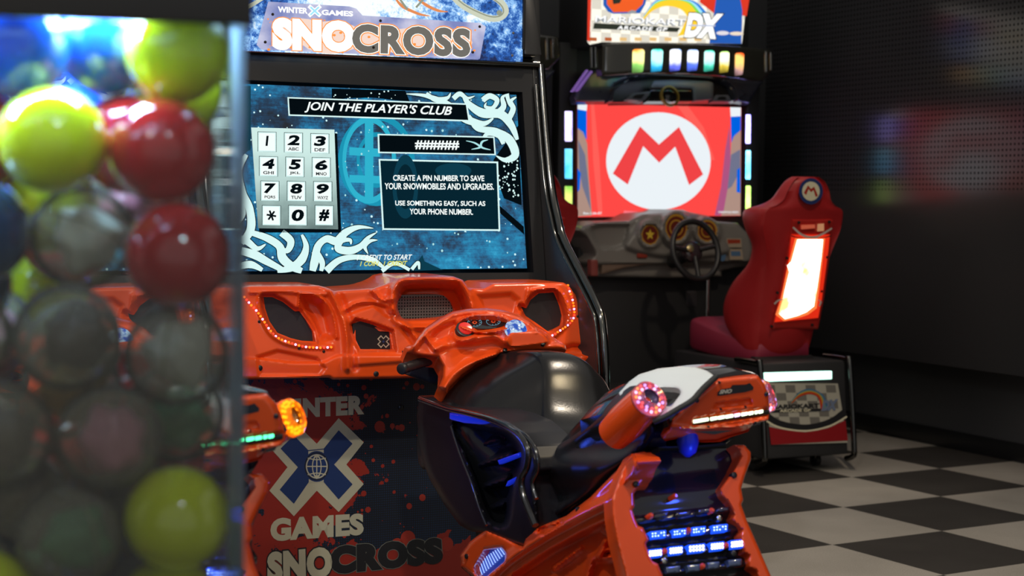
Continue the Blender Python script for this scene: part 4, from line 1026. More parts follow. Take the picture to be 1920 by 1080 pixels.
A.poly([(1371, 268), (1378, 252), (1389, 245), (1388.5, 404), (1352, 404.5), (1360, 370), (1368, 330)], k_t, 1); A.poly([(1371, 290), (1388, 280), (1388, 320), (1372, 350), (1364, 355)], k_g, 2)
A.poly([(1382, 318), (1388, 314), (1388, 362), (1381, 360)], k_b, 2.5)
A.poly([(1368, 235), (1370, 300), (1365, 350), (1357, 395), (1350, 404), (1340, 404), (1352, 350), (1360, 280)], k_p, 1.5)
A.poly([(1108, 196), (1114, 196), (1124, 300), (1130, 404), (1122, 404), (1112, 300)], k_red2, 1); A.poly([(1270, 199), (1290, 199), (1320, 240), (1340, 300), (1330, 300), (1300, 240)], k_red2, 1)
A.poly([(1170, 395), (1215, 398), (1220, 406), (1168, 406)], k_pk, 1)
A.circ(1234.5, 302, 98, 91.5, k_w, 3, 56)
A.poly([(1200, 237), (1235.5, 271), (1273, 238), (1318.5, 327), (1292, 347), (1266, 275), (1236, 305), (1206, 274), (1177, 346), (1149, 325.5)], k_m, 4)
A.text('Rev.1.06-07', [(1094, 397.5), (1128, 397.5), (1128, 402), (1094, 402)], k_w, 4, .02); A.text('CREDIT(S) 00/01', [(1347, 396), (1384, 396), (1384, 400.5), (1347, 400.5)], k_w, 4, .02)
A.build('screen', KART)
# light strips
def striplens(nm, lo, hi, k=1.6):
    g = N(nm, rough=.2); n1 = g.noise(10, 2); return g.emit(g.ramp(n1, [(.3, lo), (.7, hi)]), k)
SL = [striplens('strip_violet', (.35, .30, 1.), (.80, .70, 1.), 2.2), striplens('strip_cyan', (.03, .45, .95), (.25, .75, 1.), 1.8), striplens('strip_lime', (.10, .60, .05), (.95, .95, .25), 1.3),
      striplens('strip_white', (.20, .18, 1.), (.45, .40, 1.), 5.), striplens('strip_ice', (.05, .55, 1.), (.25, .75, 1.), 4.), striplens('strip_lemon', (.35, .85, .10), (.7, 1., .25), 3.)]
for i, (y0, y1) in enumerate(((208.5, 265), (279, 335), (349, 400))):
    relief('light_strip', SL[i], [(1059, y0), (1073, y0), (1073, y1), (1059, y1)], M, (0, -1, 0), .036, plain(.006, 3), KART, step=4, back=.01)
for i, (y0, y1) in enumerate(((215, 269), (282, 336), (348.5, 398))):
    relief('light_strip', SL[3 + i], [(1399.5, y0), (1407.5, y0), (1407, y1), (1398.5, y1)], M, (0, -1, 0), .036, plain(.006, 3), KART, step=4, back=.01)
# hood over the screen
HOODM = pm('hood_plastic', (.05, .055, .085), .28, coat=.4)
hd = relief('hood', HOODM, [(1074, 180), (1082, 165), (1100, 131), (1124, 128), (1130, 142), (1190, 137), (1250, 135), (1320, 139), (1380, 150), (1415, 152), (1432, 152), (1408, 186), (1406, 194), (1380, 190), (1078, 192)], M, (0, -1, .25), .12 + .25 * 1.75, lambda P, D, DH: rnd(DH, 5, .03), KART,
       [[(1150, 190.0), (1152, 163), (1180, 148), (1240, 143), (1300, 144), (1350, 152), (1366, 162), (1376, 187)]], step=4.5, back=.07, hback=.05)
relief('hood_back', pm('hood_dark', (.02, .018, .02), .4), [(1145, 195), (1146, 155), (1240, 138), (1360, 148), (1380, 192)], M, (0, -1, .25), .06 + .25 * 1.75, lambda P, D, DH: np.zeros(len(P)), KART, step=8, back=.03)
for q in ([(1140, 191), (1150, 163), (1180, 149), (1153, 168), (1147, 191)], [(1384, 188), (1378, 165), (1360, 150), (1384, 160), (1402, 176)]): relief('hood_rib', HOODM, q, M, (0, -1, .25), .14 + .25 * 1.75, plain(.008, 3), KART, step=4, back=.05)
hg = pm('hood_grey', (.20, .22, .27), .35)
relief('camera_housing', hg, [(1220, 160), (1226, 151), (1260, 149.5), (1330, 152), (1338, 156), (1338, 186), (1300, 190), (1299, 167), (1221, 166)], M, (0, -1, .25), .14 + .25 * 1.75, plain(.012, 5), KART, step=4, back=.03)
ch = relief('camera_window', GLOSS, [(1213, 190), (1220, 167), (1298, 168), (1299, 190)], M, (0, -1, .25), .13 + .25 * 1.75, plain(.003, 3), KART, step=5, back=.05)
cc = M.hit([(1256, 180)], (0, -1, .25), .14 + .25 * 1.75)[0]; gold = pm('camera_ring_gold', (.45, .30, .05), .35)
lathe('camera_ring', [(.055, -.01), (.055, .004), (.045, .006), (.045, -.01)], cc, (0, -1, .25), gold, ch, 28, closed=True); lathe('camera_lens', [(.034, -.01), (.034, .01), (.02, .016), (.004, .017)], cc, (0, -1, .25), GLOSS, ch, 28)
for q in ([(1174, 186), (1186, 174), (1222, 171), (1208, 190)], [(1336, 190), (1342, 178), (1366, 178), (1372, 190)]):
    pl = relief('vent_plate', hg, q, M, (0, -1, .25), .13 + .25 * 1.75, plain(.003, 3), KART, step=5, back=.05)
    c_ = np.mean(q, 0); relief('vent', MATTE, [tuple(c_ + (np.array(p) - c_) * .5) for p in q], M, (0, -1, .25), .136 + .25 * 1.75, plain(.001, 3), pl, step=5, back=.005)
for q in ([(1072, 170), (1100, 130), (1104, 132), (1077, 171)], [(1080, 170), (1108, 132), (1112, 134), (1086, 170)]): relief('hood_light', pm('hood_light_lens', (.2, .12, .3), .2, emit=(.25, .12, .5), es=.5), q, M, (0, -1, .25), .17 + .25 * 1.75, plain(.003, 2), KART, step=3, back=.02)
# lamp visor
vis = pm('visor_plastic', (.045, .043, .03), .18, coat=.6)
VS = [(1128, 81), (1240, 80), (1340, 84), (1396, 88), (1446, 94), (1450, 130), (1430, 152), (1405, 150), (1350, 143), (1290, 139), (1240, 138), (1180, 139), (1127, 143)]
relief('lamp_visor', vis, VS, M, (0, -1, 0), .24, lambda P, D, DH: rnd(DH, 5, .012) + .10 * (1 - ((P[:, 0] - 1290) / 170) ** 2), KART, step=5, back=.05)
cols = [((1., .30, .03), (1., .95, .35), (.2, .5, .1)), ((.02, .65, .45), (.45, 1., .95), (.02, .35, .65)), ((.25, .45, 1.), (1., 1., 1.), (.12, .15, .8)), ((.25, .45, 1.), (1., 1., 1.), (.10, .18, .9)), ((.05, .8, .5), (.55, .95, .9), (.05, .5, .35)), ((.4, 1., .1), (1., .98, .7), (.6, .45, .05)), ((.9, .12, .02), (1., .55, .15), (.35, .2, .2))]
for i, ((lo, mid, bo), x, w_, y0, y1) in enumerate(zip(cols, (1198, 1233, 1267.5, 1300, 1331, 1359.5, 1387.5), (21, 20.5, 20, 19, 18, 16.5, 15.5), (92, 92, 92, 93, 94.5, 96.5, 99), (137, 135, 134, 134, 134.5, 137, 142))):
    g = N('visor_lamp_%s' % 'abcdefg'[i], rough=.2); sp = g.n('ShaderNodeSeparateXYZ', {0: g.tc})
    zc = M.hit([(x, (y0 + y1) / 2)], (0, -1, 0), .34)[0]; hz = (y1 - y0) / 2 * .0026
    f = g.math('ADD', g.math('DIVIDE', g.math('SUBTRACT', sp.outputs[2], float(zc[2])), hz * 2.), .5); f = g.math('ADD', f, g.math('MULTIPLY', g.math('SUBTRACT', g.noise(14, 2), .5), .5))
    g.emit(g.ramp(f, [(.0, tuple(c * .25 for c in bo)), (.30, bo), (.55, mid), (.85, mid), (1., lo)]), 1.7)
    relief('visor_lamp', g.m, [(x - w_ / 2, y0 + 3), (x - w_ / 2 + 3, y0), (x + w_ / 2 - 3, y0), (x + w_ / 2, y0 + 3), (x + w_ / 2 - 1, (y0 + y1) / 2 + 4), (x + w_ / 2 - 3, y1 - 2), (x - w_ / 2 - 1, y1), (x - w_ / 2 - .5, (y0 + y1) / 2)], M, (0, -1, 0), .24, lambda P, D, DH: .006 + .10 * (1 - ((P[:, 0] - 1290) / 170) ** 2), KART, step=4, back=.01)
for x, y0, y1 in ((1109, 88, 127), (1116, 88, 127), (1436, 96, 135), (1445, 98, 132)):
    tube('chrome_bracket', M.hit([(x, y0), (x + .5, y1)], NY, -.40), .009, DCHROME, KART, sm=0)
# marquee
A = Art(M, (0, -1, 0), .25)
def kart_bg():
    g = N('kart_marquee', rough=.25); sp = g.n('ShaderNodeSeparateXYZ', {0: g.tc}); T = .055
    par = g.math('FLOORED_MODULO', g.math('ADD', g.math('FLOOR', g.math('DIVIDE', sp.outputs[0], T)), g.math('FLOOR', g.math('DIVIDE', sp.outputs[2], T))), 2.)
    return g.emit(g.mix(par, (1., .96, .82), (.70, .66, .56)), 1.1)
A.poly([(1103, -40), (1408, -40), (1400, 0), (1391, 82), (1240, 80), (1128, 79), (1106, 84), (1101, 78)], kart_bg(), 0)
kr = em('art_red', sr(225, 60, 40), 1.); ko = em('art_orange', sr(240, 96, 40), 1.05); kb = em('art_blue', sr(40, 95, 185), 1.); ky = em('art_yellow', (1., .62, .03), 1.1); kg = em('art_green', (.25, .75, .08), 1.05)
kc = em('art_sky', (.35, .75, .95), 1.1); kw = em('art_white', (1., 1., 1.), 1.2); kk = em('art_black', (.03, .035, .025), 1.); kgr = em('art_grey', (.32, .34, .36), 1.); krm = em('art_tan_check', (.85, .55, .22), 1.)
A.poly([(1103, -40), (1110, -40), (1106, 78), (1101, 76)], kr, 1)
A.poly([(1131, -20), (1216, -20), (1210, 8), (1200, 25), (1150, 26), (1140, 22), (1131, 10)], kb, 1)
A.poly([(1137, -20), (1212, -20), (1205, 8), (1190, 22), (1150, 23), (1138, 8)], ko, 2); A.poly([(1175, 24), (1184, 19), (1192, 20), (1194, 26)], kgr, 3); A.poly([(1148, -2), (1166, -2), (1162, 6), (1150, 8)], kk, 3)
for k, c_ in enumerate((ky, ky, kg, kc, em('art_deep_blue', (.02, .22, .75), 1.))):
    r = 60 + k * 8.5
    A.stroke([(1205, 38 - k * .5), (1222, 18 - k * 3.2), (1250, 7 - k * 3.6), (1282, 14 - k * 3), (1300, 40 - k), (1302 + k * 3, 58)] if k < 1 else [(1207, 34 - k), (1230, 12 - k * 2.3), (1258, 4.5 - k * 1.6), (1283 + k * 4, 10 - k * 1.2), (1298 + k * 6, 28 - k * .4), (1304 + k * 6.5, 40)], (1.5, 6, 9, 12, 12, 9) if k < 1 else (1, 4, 6, 8, 8, 7), c_, 3 - k * .25)
A.poly([(1276, 60), (1290, 30), (1300, 30), (1296, 62), (1270, 68)], ky, 2)
# plain colour block stands where a figure is printed
A.poly([(1315, -20), (1408, -20), (1400, 30), (1340, 26), (1312, 4)], kr, 1); A.poly([(1345, -20), (1385, -20), (1392, 20), (1390, 82), (1330, 81), (1338, 30)], kb, 1.5)
A.text('MARIOKART', [(1116, 30), (1286, 38), (1284, 50), (1115, 42)], kgr, 5, .05); A.text('MARIOKART', [(1117, 29), (1287, 36.5), (1285, 48), (1116, 41)], kw, 5.5, .0)
A.poly([(1114, 43), (1276, 52), (1270, 60), (1112, 54)], kk, 4); A.text('ARCADE GP', [(1158, 48), (1252, 51.5), (1250, 59), (1157, 55)], kw, 5, .03, .1, 1.2)
A.text('DX', [(1294, 28), (1350, 30), (1338, 69), (1286, 66)], kk, 5, .10, grow=1); A.text('DX', [(1294, 28), (1350, 30), (1338, 69), (1286, 66)], kw, 5.6, .07, grow=1)
A.poly([(1290, 46), (1342, 47), (1340, 50), (1289, 49)], em('art_shine', (.55, .6, .75), 1.), 6)
for k in range(15):
    if k % 2 == 0: A.poly([(1106 + k * 14, 70), (1119 + k * 14, 70.5), (1119 + k * 14, 77), (1106 + k * 14, 76.5)], krm if k > 2 else em('art_rust', (.5, .12, .03), 1.), 1.2)
A.circ(1355, 62, 12, 4, em('art_pill', (.8, .75, .8), 1.), 4); A.circ(1381, 63, 13, 3.6, em('art_pill_b', (.9, .75, .6), 1.), 4)
A.build('marquee', KART)
box('marquee_box', np.array([-.545, -.245, 1.97]), np.array([.37, .10, 2.36]), MATTE, KART, .004)
# dashboard
KD = [(1085, 432), (1092, 424), (1119, 415.5), (1178, 414), (1190, 408), (1205, 401), (1243, 397.5), (1262, 393), (1280, 393), (1294, 398), (1326, 404), (1344, 415), (1382, 418), (1404, 440), (1412, 469), (1406, 498), (1380, 502), (1353, 508), (1353, 519), (1264, 522), (1107, 519), (1104, 489), (1116, 478), (1101, 446)]
def kdH(P, D, DH):
    x, y = P[:, 0], P[:, 1]; h = rnd(D, 5, .03)
    h -= .05 * ss(492, 500, y + (x - 1200) * .02) 
    for cx, cy, rx, ry, a_ in ((1219, 440, 20, 23, .022), (1268, 427, 25, 30, .04), (1326, 433, 22, 24, .03)):
        e = np.hypot((x - cx) / rx, (y - cy) / ry); h += a_ * ss(1.35, 1.0, e) - .02 * ss(.92, .80, e)
    h += .03 * ss(0, 12, sd(P, crom([(1170, 470), (1185, 430), (1205, 405), (1262, 396), (1330, 408), (1360, 440), (1370, 480), (1270, 490)], 3, True)))
    h -= .03 * ss(0, 8, sd(P, crom([(1105, 430), (1120, 420), (1175, 418), (1182, 425), (1170, 464), (1128, 468), (1112, 450)], 3, True)))
    return h
relief('dashboard', GREYP, KD, M, (0, -1, 0), .25, kdH, KART, step=3.8, back=.30)
def kz(x, y): P = np.array([[float(x), float(y)]]); return float(kdH(P, np.abs(sd(P, KD)), 0)[0])
db = pm('dial_brown', (.16, .02, .01), .4); dg = pm('dial_gold', (.55, .28, .03), .35); dy = pm('dial_yellow', (.8, .55, .05), .4)
for (cx, cy, rx, ry, st) in ((1219, 440, 17, 20, 1), (1268, 427, 22, 26, 0), (1326, 433, 19, 21, 0)):
    A = Art(M, (0, -1, 0), .25 + kz(cx, cy) + .004); A.circ(cx, cy, rx, ry, dg, 1, 32); A.circ(cx, cy, rx * .82, ry * .82, db, 2, 32)
    if st: A.poly([(cx + (9 if k % 2 == 0 else 4) * sin(k * pi / 5), cy - (11 if k % 2 == 0 else 4.8) * cos(k * pi / 5)) for k in range(10)], dy, 3)
    else: A.circ(cx, cy, rx * .6, ry * .6, dg, 3, 28, .8)
    A.build('dial', KART)
# red coin door, tan wedge, stickers
relief('coin_slot', pm('coin_red', (.35, .05, .03), .35), [(1195, 471), (1214, 471), (1214, 484), (1195, 484)], M, (0, -1, 0), .262, plain(.004, 3), KART, step=4, back=.02)
relief('dash_wedge', pm('tan_plastic', (.22, .15, .11), .45), [(1128, 491), (1240, 492), (1170, 502), (1128, 514)], M, (0, -1, 0), .235, plain(.004, 3), KART, step=5, back=.04)
for q, mt in (([(1108, 487), (1121, 487), (1121, 518), (1108, 518)], pm('pink_trim', (.30, .07, .06), .4)),): relief('dash_stripe', mt, q, M, (0, -1, 0), .262, plain(.004, 3), KART, step=4, back=.04)
st1 = pm('sticker_red', (.40, .05, .02), .4); st2 = pm('sticker_cream', (.45, .36, .26), .4); st3 = pm('sticker_blue', (.10, .2, .35), .4)
A = Art(M, (0, -1, 0), .262); A.poly([(1362, 447), (1390, 447), (1391, 464), (1363, 464)], st2, 1); A.poly([(1364, 449), (1388, 449), (1388, 456), (1365, 457)], st1, 2)
A.poly([(1367, 467), (1391, 467), (1394, 487), (1368, 487)], st2, 1); A.poly([(1370, 471), (1388, 471), (1389, 480), (1371, 480)], st3, 2); A.circ(1355, 479, 6, 11, st3, 1)
A.build('dash_sticker', KART)
# wheel
wc = M.hit([(1304, 469)], NY, -.52)[0]; wn = norm((-.05, -1, .30)); u = norm(np.cross(wn, (0, 0, 1.))); v = np.cross(u, wn)
wheel = tube('steering_wheel', [wc + .125 * u * cos(a) + .145 * v * sin(a) for a in np.linspace(0, 2 * pi, 36, False)], .015, BLACK, KART, closed=True, sm=2)
lathe('wheel_hub', [(.05, -.03), (.052, -.005), (.04, .008), (.015, .012)], wc - wn * .02, wn, pm('hub_black', (.04, .025, .03), .2, coat=.8), wheel, 24)
lathe('hub_badge', [(.018, 0), (.018, .01), (.006, .014)], wc - wn * .012 - u * 0 + np.array([-.03, -.005, .01]), wn, pm('hub_gold', (.6, .5, .25), .25, metal=.8), wheel, 16)
for a in (pi * .0 + .1, pi * .95, pi * 1.5): tube('wheel_spoke', [wc - wn * .012 + (u * cos(a) + v * sin(a)) * .03, wc - wn * .004 + (u * cos(a) * .118 + v * sin(a) * .138)], .012, BLACK, wheel, sm=0)
lathe('steering_column', [(.03, 0), (.03, .2)], wc - wn * .04, -wn, BLACK, KART, 16)
relief('coin_door', pm('door_grey', (.045, .04, .045), .5), [(1287, 545), (1307, 545), (1307, 575), (1287, 575)], M, (0, -1, 0), .106, plain(.003, 3), KART, step=6, back=.01)
pp = M.hit([(1328, 522), (1327.5, 640)], NY, -.36); tube('grab_pole', [pp[0], (pp[0][0], pp[0][1], .28)], .011, CHROME, KART, sm=0)

# ---- seat on its box
SEAT = thing('racing_chair', 'red racing seat with glowing back panel on a black box with green light bar', 'arcade seat', tuple(M.o), M.rz, 'red racing seats of the kart cabinets')
def seat_ring(z, wr, yr, yf, wf, dent=.35):
    """rear half is a rounded box, the front is scooped between the bolsters"""
    pts = []
    for t in np.linspace(0, 1, 9): pts.append((-wr + 2 * wr * t, yr + .012 * (2 * t - 1) ** 2 * 2))            # rear face left->right
    for t in np.linspace(.12, .88, 6): pts.append((wr + (wf - wr) * t + .025 * sin(pi * t), yr + (yf - yr) * t))
    pts.append((wf - .01, yf)); pts.append((wf - .045, yf - .004))
    for t in np.linspace(0, 1, 7): pts.append(((wf - .07) * (1 - 2 * t), yf - (yf - yr) * dent * 1.6 * sin(pi * (.12 + .76 * t)) - .01))
    pts.append((-wf + .045, yf - .004)); pts.append((-wf + .01, yf))
    for t in np.linspace(.88, .12, 6): pts.append((-(wr + (wf - wr) * t + .025 * sin(pi * t)), yr + (yf - yr) * t))
    return [(x, y, z) for x, y in pts]
SZ = [(.50, .115, -1.10, -1.00, .13), (.54, .125, -1.13, -1.01, .165), (.62, .138, -1.155, -.945, .195), (.68, .143, -1.165, -.925, .21), (.76, .148, -1.185, -.935, .215), (.85, .150, -1.205, -.99, .205), (.94, .155, -1.225, -1.09, .190), (1.02, .175, -1.245, -1.12, .19),
      (1.09, .200, -1.262, -1.09, .208), (1.15, .208, -1.275, -1.065, .212), (1.185, .196, -1.285, -1.07, .198), (1.205, .150, -1.29, -1.12, .150), (1.23, .120, -1.293, -1.16, .118), (1.27, .104, -1.297, -1.19, .100), (1.31, .078, -1.298, -1.205, .074), (1.332, .045, -1.29, -1.22, .042)]
loft('seat_back', [seat_ring(*a) for a in SZ], RED, SEAT, 4, angle=75)
ct = [( -.20, .64), (.20, .64)]
loft('seat_cushion', [[(x, y, z) for x, z in sell(0, zc, w_, h_, 24, .28)] for (y, zc, w_, h_) in ((-1.12, .53, .14, .045), (-1.05, .54, .18, .06), (-.90, .555, .205, .07), (-.75, .575, .212, .080), (-.66, .585, .208, .082), (-.62, .583, .190, .07))], REDC, SEAT, 3)
# glowing panel on the back
BN = norm((0, -1, -.238)); BC = float(BN @ np.array([0, -1.168, .70])) + .006
PNL = [(1486, 412), (1562, 412), (1558, 460), (1545, 560), (1534, 617), (1447, 618), (1462, 545), (1478, 460)]
relief('back_panel', pm('red_panel', (.48, .02, .015), .3, coat=.4), PNL, M, BN, BC, plain(.004, 4), SEAT, step=4.5, back=.03)
def glow_mat():
    g = N('panel_glow', rough=.3); return g.emit(g.ramp(g.noise(9, 3), [(.33, (1., .35, .12)), (.42, (1., .85, .60)), (.52, (1., .97, .90))]), 3.2)
A = Art(M, BN, BC + .006)
A.poly([(1484, 440), (1556, 440), (1553, 470), (1541, 560), (1534, 596), (1452, 604), (1468, 540), (1480, 480)], em('panel_glow_red', (1., .035, .01), .75), 0)
A.poly([(1491, 447), (1547, 447), (1544, 470), (1536, 540), (1531, 578), (1515, 590), (1500, 595), (1470, 602), (1454, 590), (1463, 565), (1476, 505)], em('panel_glow_orange', (1., .20, .05), 1.2), 1)
A.poly([(1495, 449), (1543, 449), (1540, 480), (1532, 540), (1526, 574), (1512, 585), (1495, 592), (1472, 598), (1460, 588), (1468, 560), (1480, 510), (1476, 498), (1484, 490)], glow_mat(), 2)
pw = pm('panel_white', (.75, .68, .62), .4)
A.stroke([(1487, 426), (1505, 441), (1530, 444), (1560, 428)], (3, 4, 4, 3), pw, 3); A.stroke([(1484, 442), (1500, 446), (1540, 446), (1558, 442)], (3, 1, 1, 3), ink, 3.5)
A.stroke([(1452, 570), (1460, 563), (1470, 562)], (3, 3, 1), pw, 3); A.stroke([(1534, 562), (1539, 566), (1536, 574)], (1, 3, 3), pw, 3)
A.poly([(1502, 422), (1528, 421), (1528, 428), (1502, 430)], em('panel_badge', (.55, .10, .05), .8), 3); A.poly([(1533, 420), (1545, 419), (1545, 433), (1532, 434)], em('panel_badge_tan', (.55, .25, .12), .8), 3)
A.build('glowing_window', SEAT)
for (x, y) in ((1498, 417), (1555, 416), (1476, 484), (1550, 482), (1458, 549), (1540, 546), (1447, 612), (1523, 609)):
    p = M.hit([(x, y)], BN, BC + .004)[0]; lathe('bolt', [(.0065, -.006), (.0065, .003), (.003, .005)], p, BN, BOLT, SEAT, 10)
A = Art(M, norm((0, -1, -.05)), float(norm((0, -1, -.05)) @ np.array([0, -1.302, 1.27])) + .006)
mb = pm('emblem_blue', (.02, .04, .16), .4); mc = pm('emblem_cream', (.75, .70, .50), .4); mr_ = pm('emblem_red', (.42, .02, .01), .4)
EX, EY = 1520.5, 358.5
A.circ(EX, EY, 22.5, 24.5, mb, 1, 36); A.circ(EX, EY, 16.5, 18, mc, 2, 36)
mm = [(1200, 237), (1235.5, 271), (1273, 238), (1318.5, 327), (1292, 347), (1266, 275), (1236, 305), (1206, 274), (1177, 346), (1149, 325.5)]
A.poly([(EX + (x - 1234.5) * .155, EY + (y - 294) * .175 + (x - 1234.5) * .03) for x, y in mm], mr_, 3)
A.build('emblem', SEAT)
# box below
bx0, bx1 = -.225, .245
prism('seat_box', [(-1.31, .075), (-1.27, .50), (-.55, .50), (-.55, .075)], -.235, .235, MATTE, SEAT, 0, .012)
prism('seat_mount', [(-1.15, .49), (-1.12, .515), (-.70, .515), (-.66, .49)], -.16, .16, BLACK, SEAT, 0, .003)
gn = norm((0, -1, .094)); gc_ = float(gn @ np.array([0, -1.29, .29])) + .003
A = Art(M, gn, gc_ + .003)
A.poly([(1434, 718), (1571, 719), (1589, 830), (1446, 834)], pm('panel_cream', (.42, .40, .33), .4), 1)
cg = pm('panel_grey', (.17, .16, .14), .4)
for r_ in range(6):
    for c_ in range(8):
        if (r_ + c_) % 2 == 0:
            x = 1434 + c_ * 19 + r_ * 2; y = 722 + r_ * 15
            if x + 18 < 1574 + r_ * 3 and y + 14 < 800: A.poly([(x, y), (x + 18.5, y), (x + 20, y + 14), (x + 2, y + 14)], cg, 2)
A.stroke([(1430, 772), (1460, 793), (1510, 801), (1555, 792), (1585, 772)], (12, 11, 10, 12, 13), ink, 3); A.stroke([(1430, 784), (1460, 801), (1510, 808), (1555, 799), (1588, 781)], 3, mc, 3.5)
A.poly([(1442, 800), (1470, 806), (1510, 810.5), (1552, 803), (1585, 788), (1590, 826), (1446, 834)], pm('panel_red', (.28, .008, .012), .4), 3.2)
for k, c3 in enumerate(((.5, .04, .01), (.5, .28, .02), (.12, .28, .22), (.05, .14, .3))):
    A.stroke([(1484, 756 - k), (1500, 742 - k * 2), (1520, 737 - k * 2), (1536 + k * 2, 745 - k), (1541 + k * 3, 768 - k * 2)], (1, 3, 4, 4, 4), pm('panel_arc_%s' % 'abcd'[k], c3, .4), 4 - k * .2)
A.text('MARIOKART', [(1446, 759), (1536, 756), (1536, 765), (1446, 767)], ink, 5, .04); A.poly([(1440, 769), (1540, 766), (1538, 771), (1440, 774)], ink, 5); A.text('ARCADE GP', [(1462, 768), (1520, 767), (1520, 771.5), (1462, 773)], mc, 6, .03)
A.text('DX', [(1541, 751), (1572, 748), (1570, 769), (1540, 771)], pm('panel_steel', (.16, .20, .30), .3), 6, .07, .2); A.build('rear_artwork', SEAT)
relief('light_bar', em('bar_green', (.55, 1., .82), 2.4), [(1430, 698.5), (1560, 695), (1560, 711), (1433, 716)], M, gn, gc_, plain(.004, 3), SEAT, step=4, back=.01)
for sx, xs in ((-1, -.245), (1, .245)):
    tube('box_tube', [(xs, -1.10, .505), (xs, -1.26, .505), (xs, -1.29, .48), (xs, -1.335, .12), (xs, -1.33, .07), (xs, -1.28, .05)], .013, DCHROME, SEAT, sm=5)
for x, y in ((-.17, -1.15), (.17, -1.15), (-.17, -.65), (.17, -.65)):
    lathe('caster', [(.028, -.012), (.03, 0), (.028, .012)], (x, y, .030), (1, 0, 0), BLACK, SEAT, 18); box('caster_fork', np.array([x - .018, y - .02, .035]), np.array([x + .018, y + .02, .078]), DCHROME, SEAT, .003)
box('floor_rail', np.array([-.24, -.60, .03]), np.array([.24, -.47, .12]), MATTE, SEAT, .01)
KP = -1.24
c3 = copy_tree(KART); c3.location = tuple(M.world((KP, 0, 0))); c3['label'] = 'kart racing cabinet mostly hidden behind the snow racing cabinet, only its chrome bracket showing'
s3 = copy_tree(SEAT); s3.location = tuple(M.world((KP - .13, 0, 0))); s3['label'] = 'red racing seat of which only a shoulder shows beside the snow cabinet'

# ================================================================ case of balls in the foreground
BF = Frame(0, 0, -4.)
BD = 1.42
cr = BF.hit([(458, 300)], NY, 0)[0]
# near right corner of the case stands at forward depth BD under pixel column 456
r_ = FW + RT * ((456 - 960) / FPX); pc = CP + r_ * BD; BF = Frame(pc[0], pc[1], -18.)
CW, CDP = .62, .50
ztop = BF.hit([(458, 50)], NY, 0)[0][2]
CASE = thing('ball_dispenser', 'clear acrylic prize dispenser with black lid, packed with coloured balls, nearest on the left', 'vending machine', (pc[0], pc[1], 0), BF.rz)
ACR = glassy('acrylic', (.93, .95, .96), 1.0); EDGE = glassy('acrylic_edge', (.80, .90, .97), .55)
t_ = .006; ZB = .62
box('acrylic_front', np.array([-CW, 0, ZB]), np.array([-.012, t_, ztop]), ACR, CASE, 0)
box('acrylic_side', np.array([-t_, .0, ZB]), np.array([0, CDP, ztop]), ACR, CASE, 0)
box('acrylic_side', np.array([-CW, t_, ZB]), np.array([-CW + t_, CDP, ztop]), ACR, CASE, 0)
box('acrylic_back', np.array([-CW + t_, CDP - t_, ZB]), np.array([-t_, CDP, ztop]), ACR, CASE, 0)
box('corner_strip', np.array([-.012, -.002, ZB]), np.array([.002, .004, ztop]), EDGE, CASE, .002)
box('lid', np.array([-CW - .02, -.02, ztop + .07]), np.array([.006, CDP + .01, ztop + .30]), BLACK, CASE, .006)
box('lid_rim', np.array([-CW - .02, -.02, ztop]), np.array([.006, -.003, ztop + .072]), BLACK, CASE, .002); box('lid_rim', np.array([.001, -.003, ztop]), np.array([.006, CDP + .01, ztop + .072]), BLACK, CASE, .002)
box('lid_rim', np.array([-CW - .02, CDP + .001, ztop]), np.array([.001, CDP + .01, ztop + .072]), BLACK, CASE, .002); box('lid_rim', np.array([-CW - .02, -.003, ztop]), np.array([-CW - .001, CDP + .001, ztop + .072]), BLACK, CASE, .002)
box('base_cabinet', np.array([-CW - .02, -.02, 0]), np.array([.012, CDP + .01, ZB]), BLACK, CASE, .01)
TUBEM = em('lid_light', (.62, .85, 1.), 6.)
box('lid_light_tube', np.array([-CW + .05, .26, ztop + .058]), np.array([-.06, .28, ztop + .068]), TUBEM, CASE, .003)
lamp('lid_lamp', 'AREA', (-.24, .13, ztop + .062), 16., (.40, .68, 1.), .40, (-.24, .13, 0), parent=CASE, sizey=.10)
RB = .047
bcol = {'yellow': pm('ball_yellow', (.66, .74, .01), .06, coat=1.), 'red': pm('ball_red', (.46, .014, .012), .06, coat=1.), 'blue': pm('ball_blue', (.01, .11, .75), .06, coat=1.), 'navy': pm('ball_teal', (.008, .045, .11), .06, coat=1.)}
CLEAR = glassy('capsule_clear', (.96, .95, .88), .70, (.42, .39, .29), 1.15); capb = {'pink': pm('toy_pink', (.6, .2, .3), .4), 'amber': pm('toy_amber', (.5, .25, .05), .4), 'green': pm('toy_green', (.05, .25, .1), .4), 'dark': pm('toy_dark', (.035, .018, .015), .4), 'white': pm('toy_white', (.6, .6, .55), .4)}
bme = {k: ball_mesh('toy_ball', RB, m_, 40) for k, m_ in bcol.items()}
shell = ball_mesh('toy_capsule', RB, CLEAR, 40)
def capsule_seam():
    V, F_ = tube_vf(np.array([(cos(a) * RB, sin(a) * RB, 0) for a in np.linspace(0, 2 * pi, 40, False)]), .0016, 8, True)
    me = bpy.data.meshes.new('capsule_seam'); me.from_pydata([tuple(v) for v in V], [], F_); me.materials.append(CLEAR); me.polygons.foreach_set('use_smooth', [True] * len(me.polygons)); return me
SEAMM = capsule_seam()
toyme = {}
for k, m_ in capb.items():
    bm = bmesh.new(); bmesh.ops.create_icosphere(bm, subdivisions=3, radius=.028)
    for v in bm.verts: v.co *= 1 + .35 * sin(v.co.x * 190 + len(k)) * cos(v.co.y * 160) * cos(v.co.z * 140 + 1)
    me = bpy.data.meshes.new('toy'); bm.to_mesh(me); bm.free(); me.materials.append(m_); me.polygons.foreach_set('use_smooth', [True] * len(me.polygons)); toyme[k] = me
GRP = 'balls and capsules in the acrylic dispenser'
